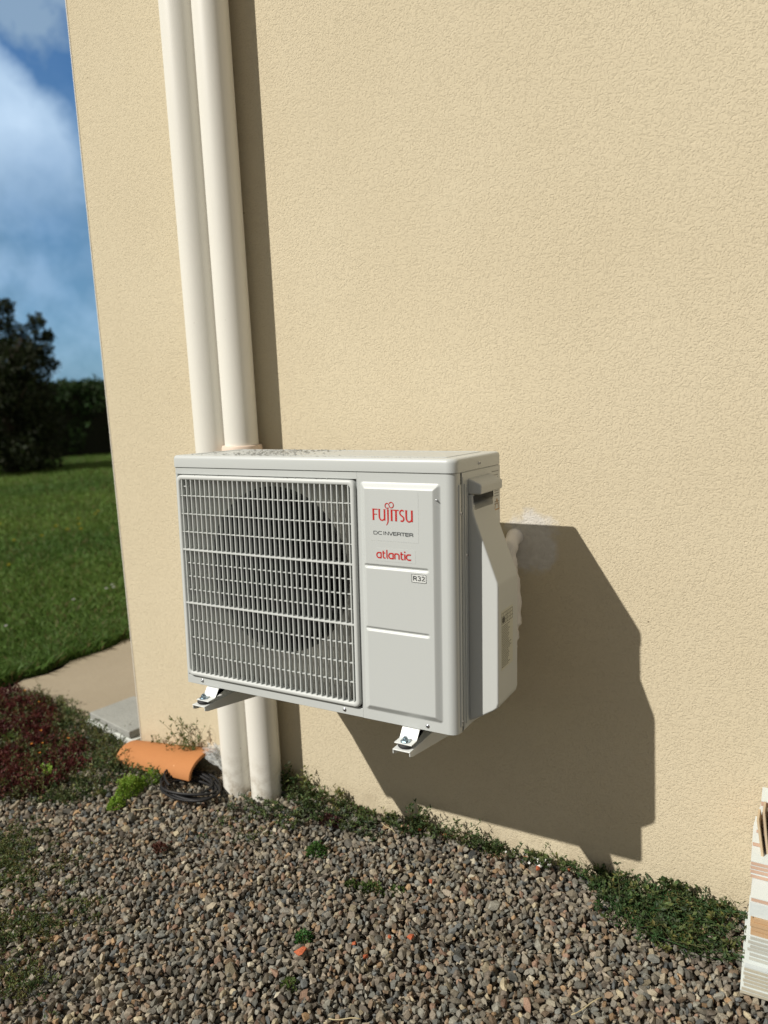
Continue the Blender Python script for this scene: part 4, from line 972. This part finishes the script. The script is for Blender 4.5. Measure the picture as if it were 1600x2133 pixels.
def flower(name, x, y, col, label, cat, group, r_=0.02, h=0.07):
    f_ = Plant(); f_.stem([(0, 0, 0), (0.003, 0, h * .5), (0.006, 0.002, h)], 0.003, (0.07, 0.11, 0.03))
    n = 14; a = np.linspace(0, 2 * PI, n, endpoint=False); P_ = np.tile([0.006, 0.002, h], (n, 1)); T_ = unitv(np.c_[np.cos(a), np.sin(a), rng.uniform(.1, .9, n)])
    f_.leaves(P_, T_, np.full(n, r_), np.full(n, r_ * .45), np.tile(col, (n, 1))); f_.leaves(P_, unitv(T_ + (0, 0, 1)), np.full(n, r_ * .8), np.full(n, r_ * .45), np.tile(np.array(col) * .9, (n, 1)))
    o = f_.build(name, loc=(x, y, 0)); tag(o, label, cat, group)
for x, y in ((-4.44, 2.62), (-4.2, 2.54), (-4.17, 2.27), (-4.23, 2.06), (-3.46, 1.47), (-4.55, 2.95), (-4.73, 3.33), (-4.10, 2.60), (-5.09, 2.53), (-4.30, 2.75), (-4.62, 3.2)):
    flower('dandelion', x, y, (0.50, 0.44, 0.05), 'yellow dandelion flower standing in the lawn', 'flower', 'yellow dandelions in the lawn', 0.019)
for x, y in ((-2.31, 1.06), (-2.32, 1.30), (-2.24, 0.59), (-2.36, 1.38), (-2.30, 1.34)):
    flower('daisy', x, y, (0.75, 0.74, 0.72), 'white daisy in the near part of the lawn', 'flower', 'white daisies in the lawn', 0.011, 0.06)

def foliage(centres, n_each, ls, colr, name, parent):
    P_, C_ = [], []
    for cx, cy, cz, r_ in centres:
        k = n_each; v = unitv(rng.normal(size=(k, 3))) * (r_ * rng.uniform(0.35, 1.08, (k, 1)) ** 0.5) * (1, 1, 0.9)
        P_.append(v + (cx, cy, cz)); C_.append(np.array(colr) * rng.uniform(0.5, 1.5, (k, 1)) * rng.uniform(0.85, 1.15, (k, 3)))
    P_ = np.concatenate(P_); C_ = np.concatenate(C_); n = len(P_); T_ = unitv(rng.normal(size=(n, 3)) + (0, 0, .2)); N_ = unitv(rng.normal(size=(n, 3)))
    L = ls * rng.uniform(.6, 1.4, n); V, F, C2 = leaf_quads(P_, N_, T_, L, L * .55, C_); return np_mesh(name, V, F, M_leaf, C2, parent=parent)
# hedge
hd = thing('hedge', 'long dark green clipped hedge behind the lawn', 'hedge', (-11.2, 8.0, 0))
A = Vector((-14.0, 4.3, 0)); B = Vector((-8.2, 12.2, 0)); dv = (B - A).normalized(); nv = Vector((-dv.y, dv.x, 0))
cs_ = []
Lh = (B - A).length
for k in range(520):
    u = random.random() * Lh; wq = random.uniform(-.1, .9); zq = random.uniform(0.12, 1.32); p = A + dv * u + nv * wq
    cs_.append((p.x + 11.2, p.y - 8.0, zq, random.uniform(.16, .26)))
for k in range(240):
    u = k / 240 * Lh; p = A + dv * u + nv * random.uniform(.0, .6); cs_.append((p.x + 11.2, p.y - 8.0, 1.33 + random.uniform(-.02, .02), .12))
foliage(cs_, 60, 0.085, (0.030, 0.060, 0.018), 'foliage', hd)
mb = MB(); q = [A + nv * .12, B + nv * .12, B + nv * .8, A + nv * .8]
mb.rings([[(p.x + 11.2, p.y - 8.0, z) for p in q] for z in (0.0, 1.3)]); mb.build('inner_core', simple('dark_core', (0.012, 0.014, 0.008), 1.0), hd)  # plain dark core added inside the leaves to block the sky
# tree with a ragged crown
tr_ = thing('garden_tree', 'dark ragged evergreen tree standing in front of the hedge', 'tree', (-9.75, 5.98, 0))
mb = MB(); mb.tube([(0, 0, -0.05), (0.02, 0.01, 0.7), (-.03, 0, 1.5), (0.02, 0.02, 2.5)], [0.11, 0.085, 0.06, 0.02], 10)
for k in range(9):
    a = random.uniform(0, 2 * PI); z0_ = random.uniform(.4, 1.9); l = random.uniform(.4, .7); mb.tube([(0, 0, z0_), (l * .5 * math.cos(a), l * .5 * math.sin(a), z0_ + .2), (l * math.cos(a), l * math.sin(a), z0_ + .5)], [0.035, 0.022, 0.008], 6)
mb.build('trunk', simple('dark_bark', (0.05, 0.038, 0.028), 0.95, bump=(20, .6, .02)), tr_, smooth='all')
cr_ = []
for k in range(110):
    z = random.uniform(.02, 2.0); rad_ = 0.68 * (1 - max(0, (z - 1.2)) / 2.2); a = random.uniform(0, 2 * PI); r_ = rad_ * math.sqrt(random.random())
    cr_.append((r_ * math.cos(a), r_ * math.sin(a), z, random.uniform(.16, .28)))
# upper lobes that make the ragged outline: camera-right is roughly (0.6, 0.8)
for s_, z, r_ in ((.22, 2.60, .12), (.15, 2.42, .18), (0, 2.45, .2), (-.2, 2.6, .2), (.28, 2.22, .15), (.60, 2.36, .12), (.55, 2.18, .15), (.79, 2.14, .08), (.66, 1.95, .15), (.42, 1.93, .2), (.72, 1.68, .13), (.5, 1.6, .22), (.2, 1.95, .26), (-.3, 2.2, .3), (.1, 2.15, .2), (.55, 1.2, .25), (.6, .8, .25), (.55, .4, .25)):
    cr_.append((0.62 * s_ + random.uniform(-.05, .05), 0.78 * s_ + random.uniform(-.05, .05), z, r_))
foliage(cr_, 190, 0.065, (0.024, 0.034, 0.012), 'crown', tr_)
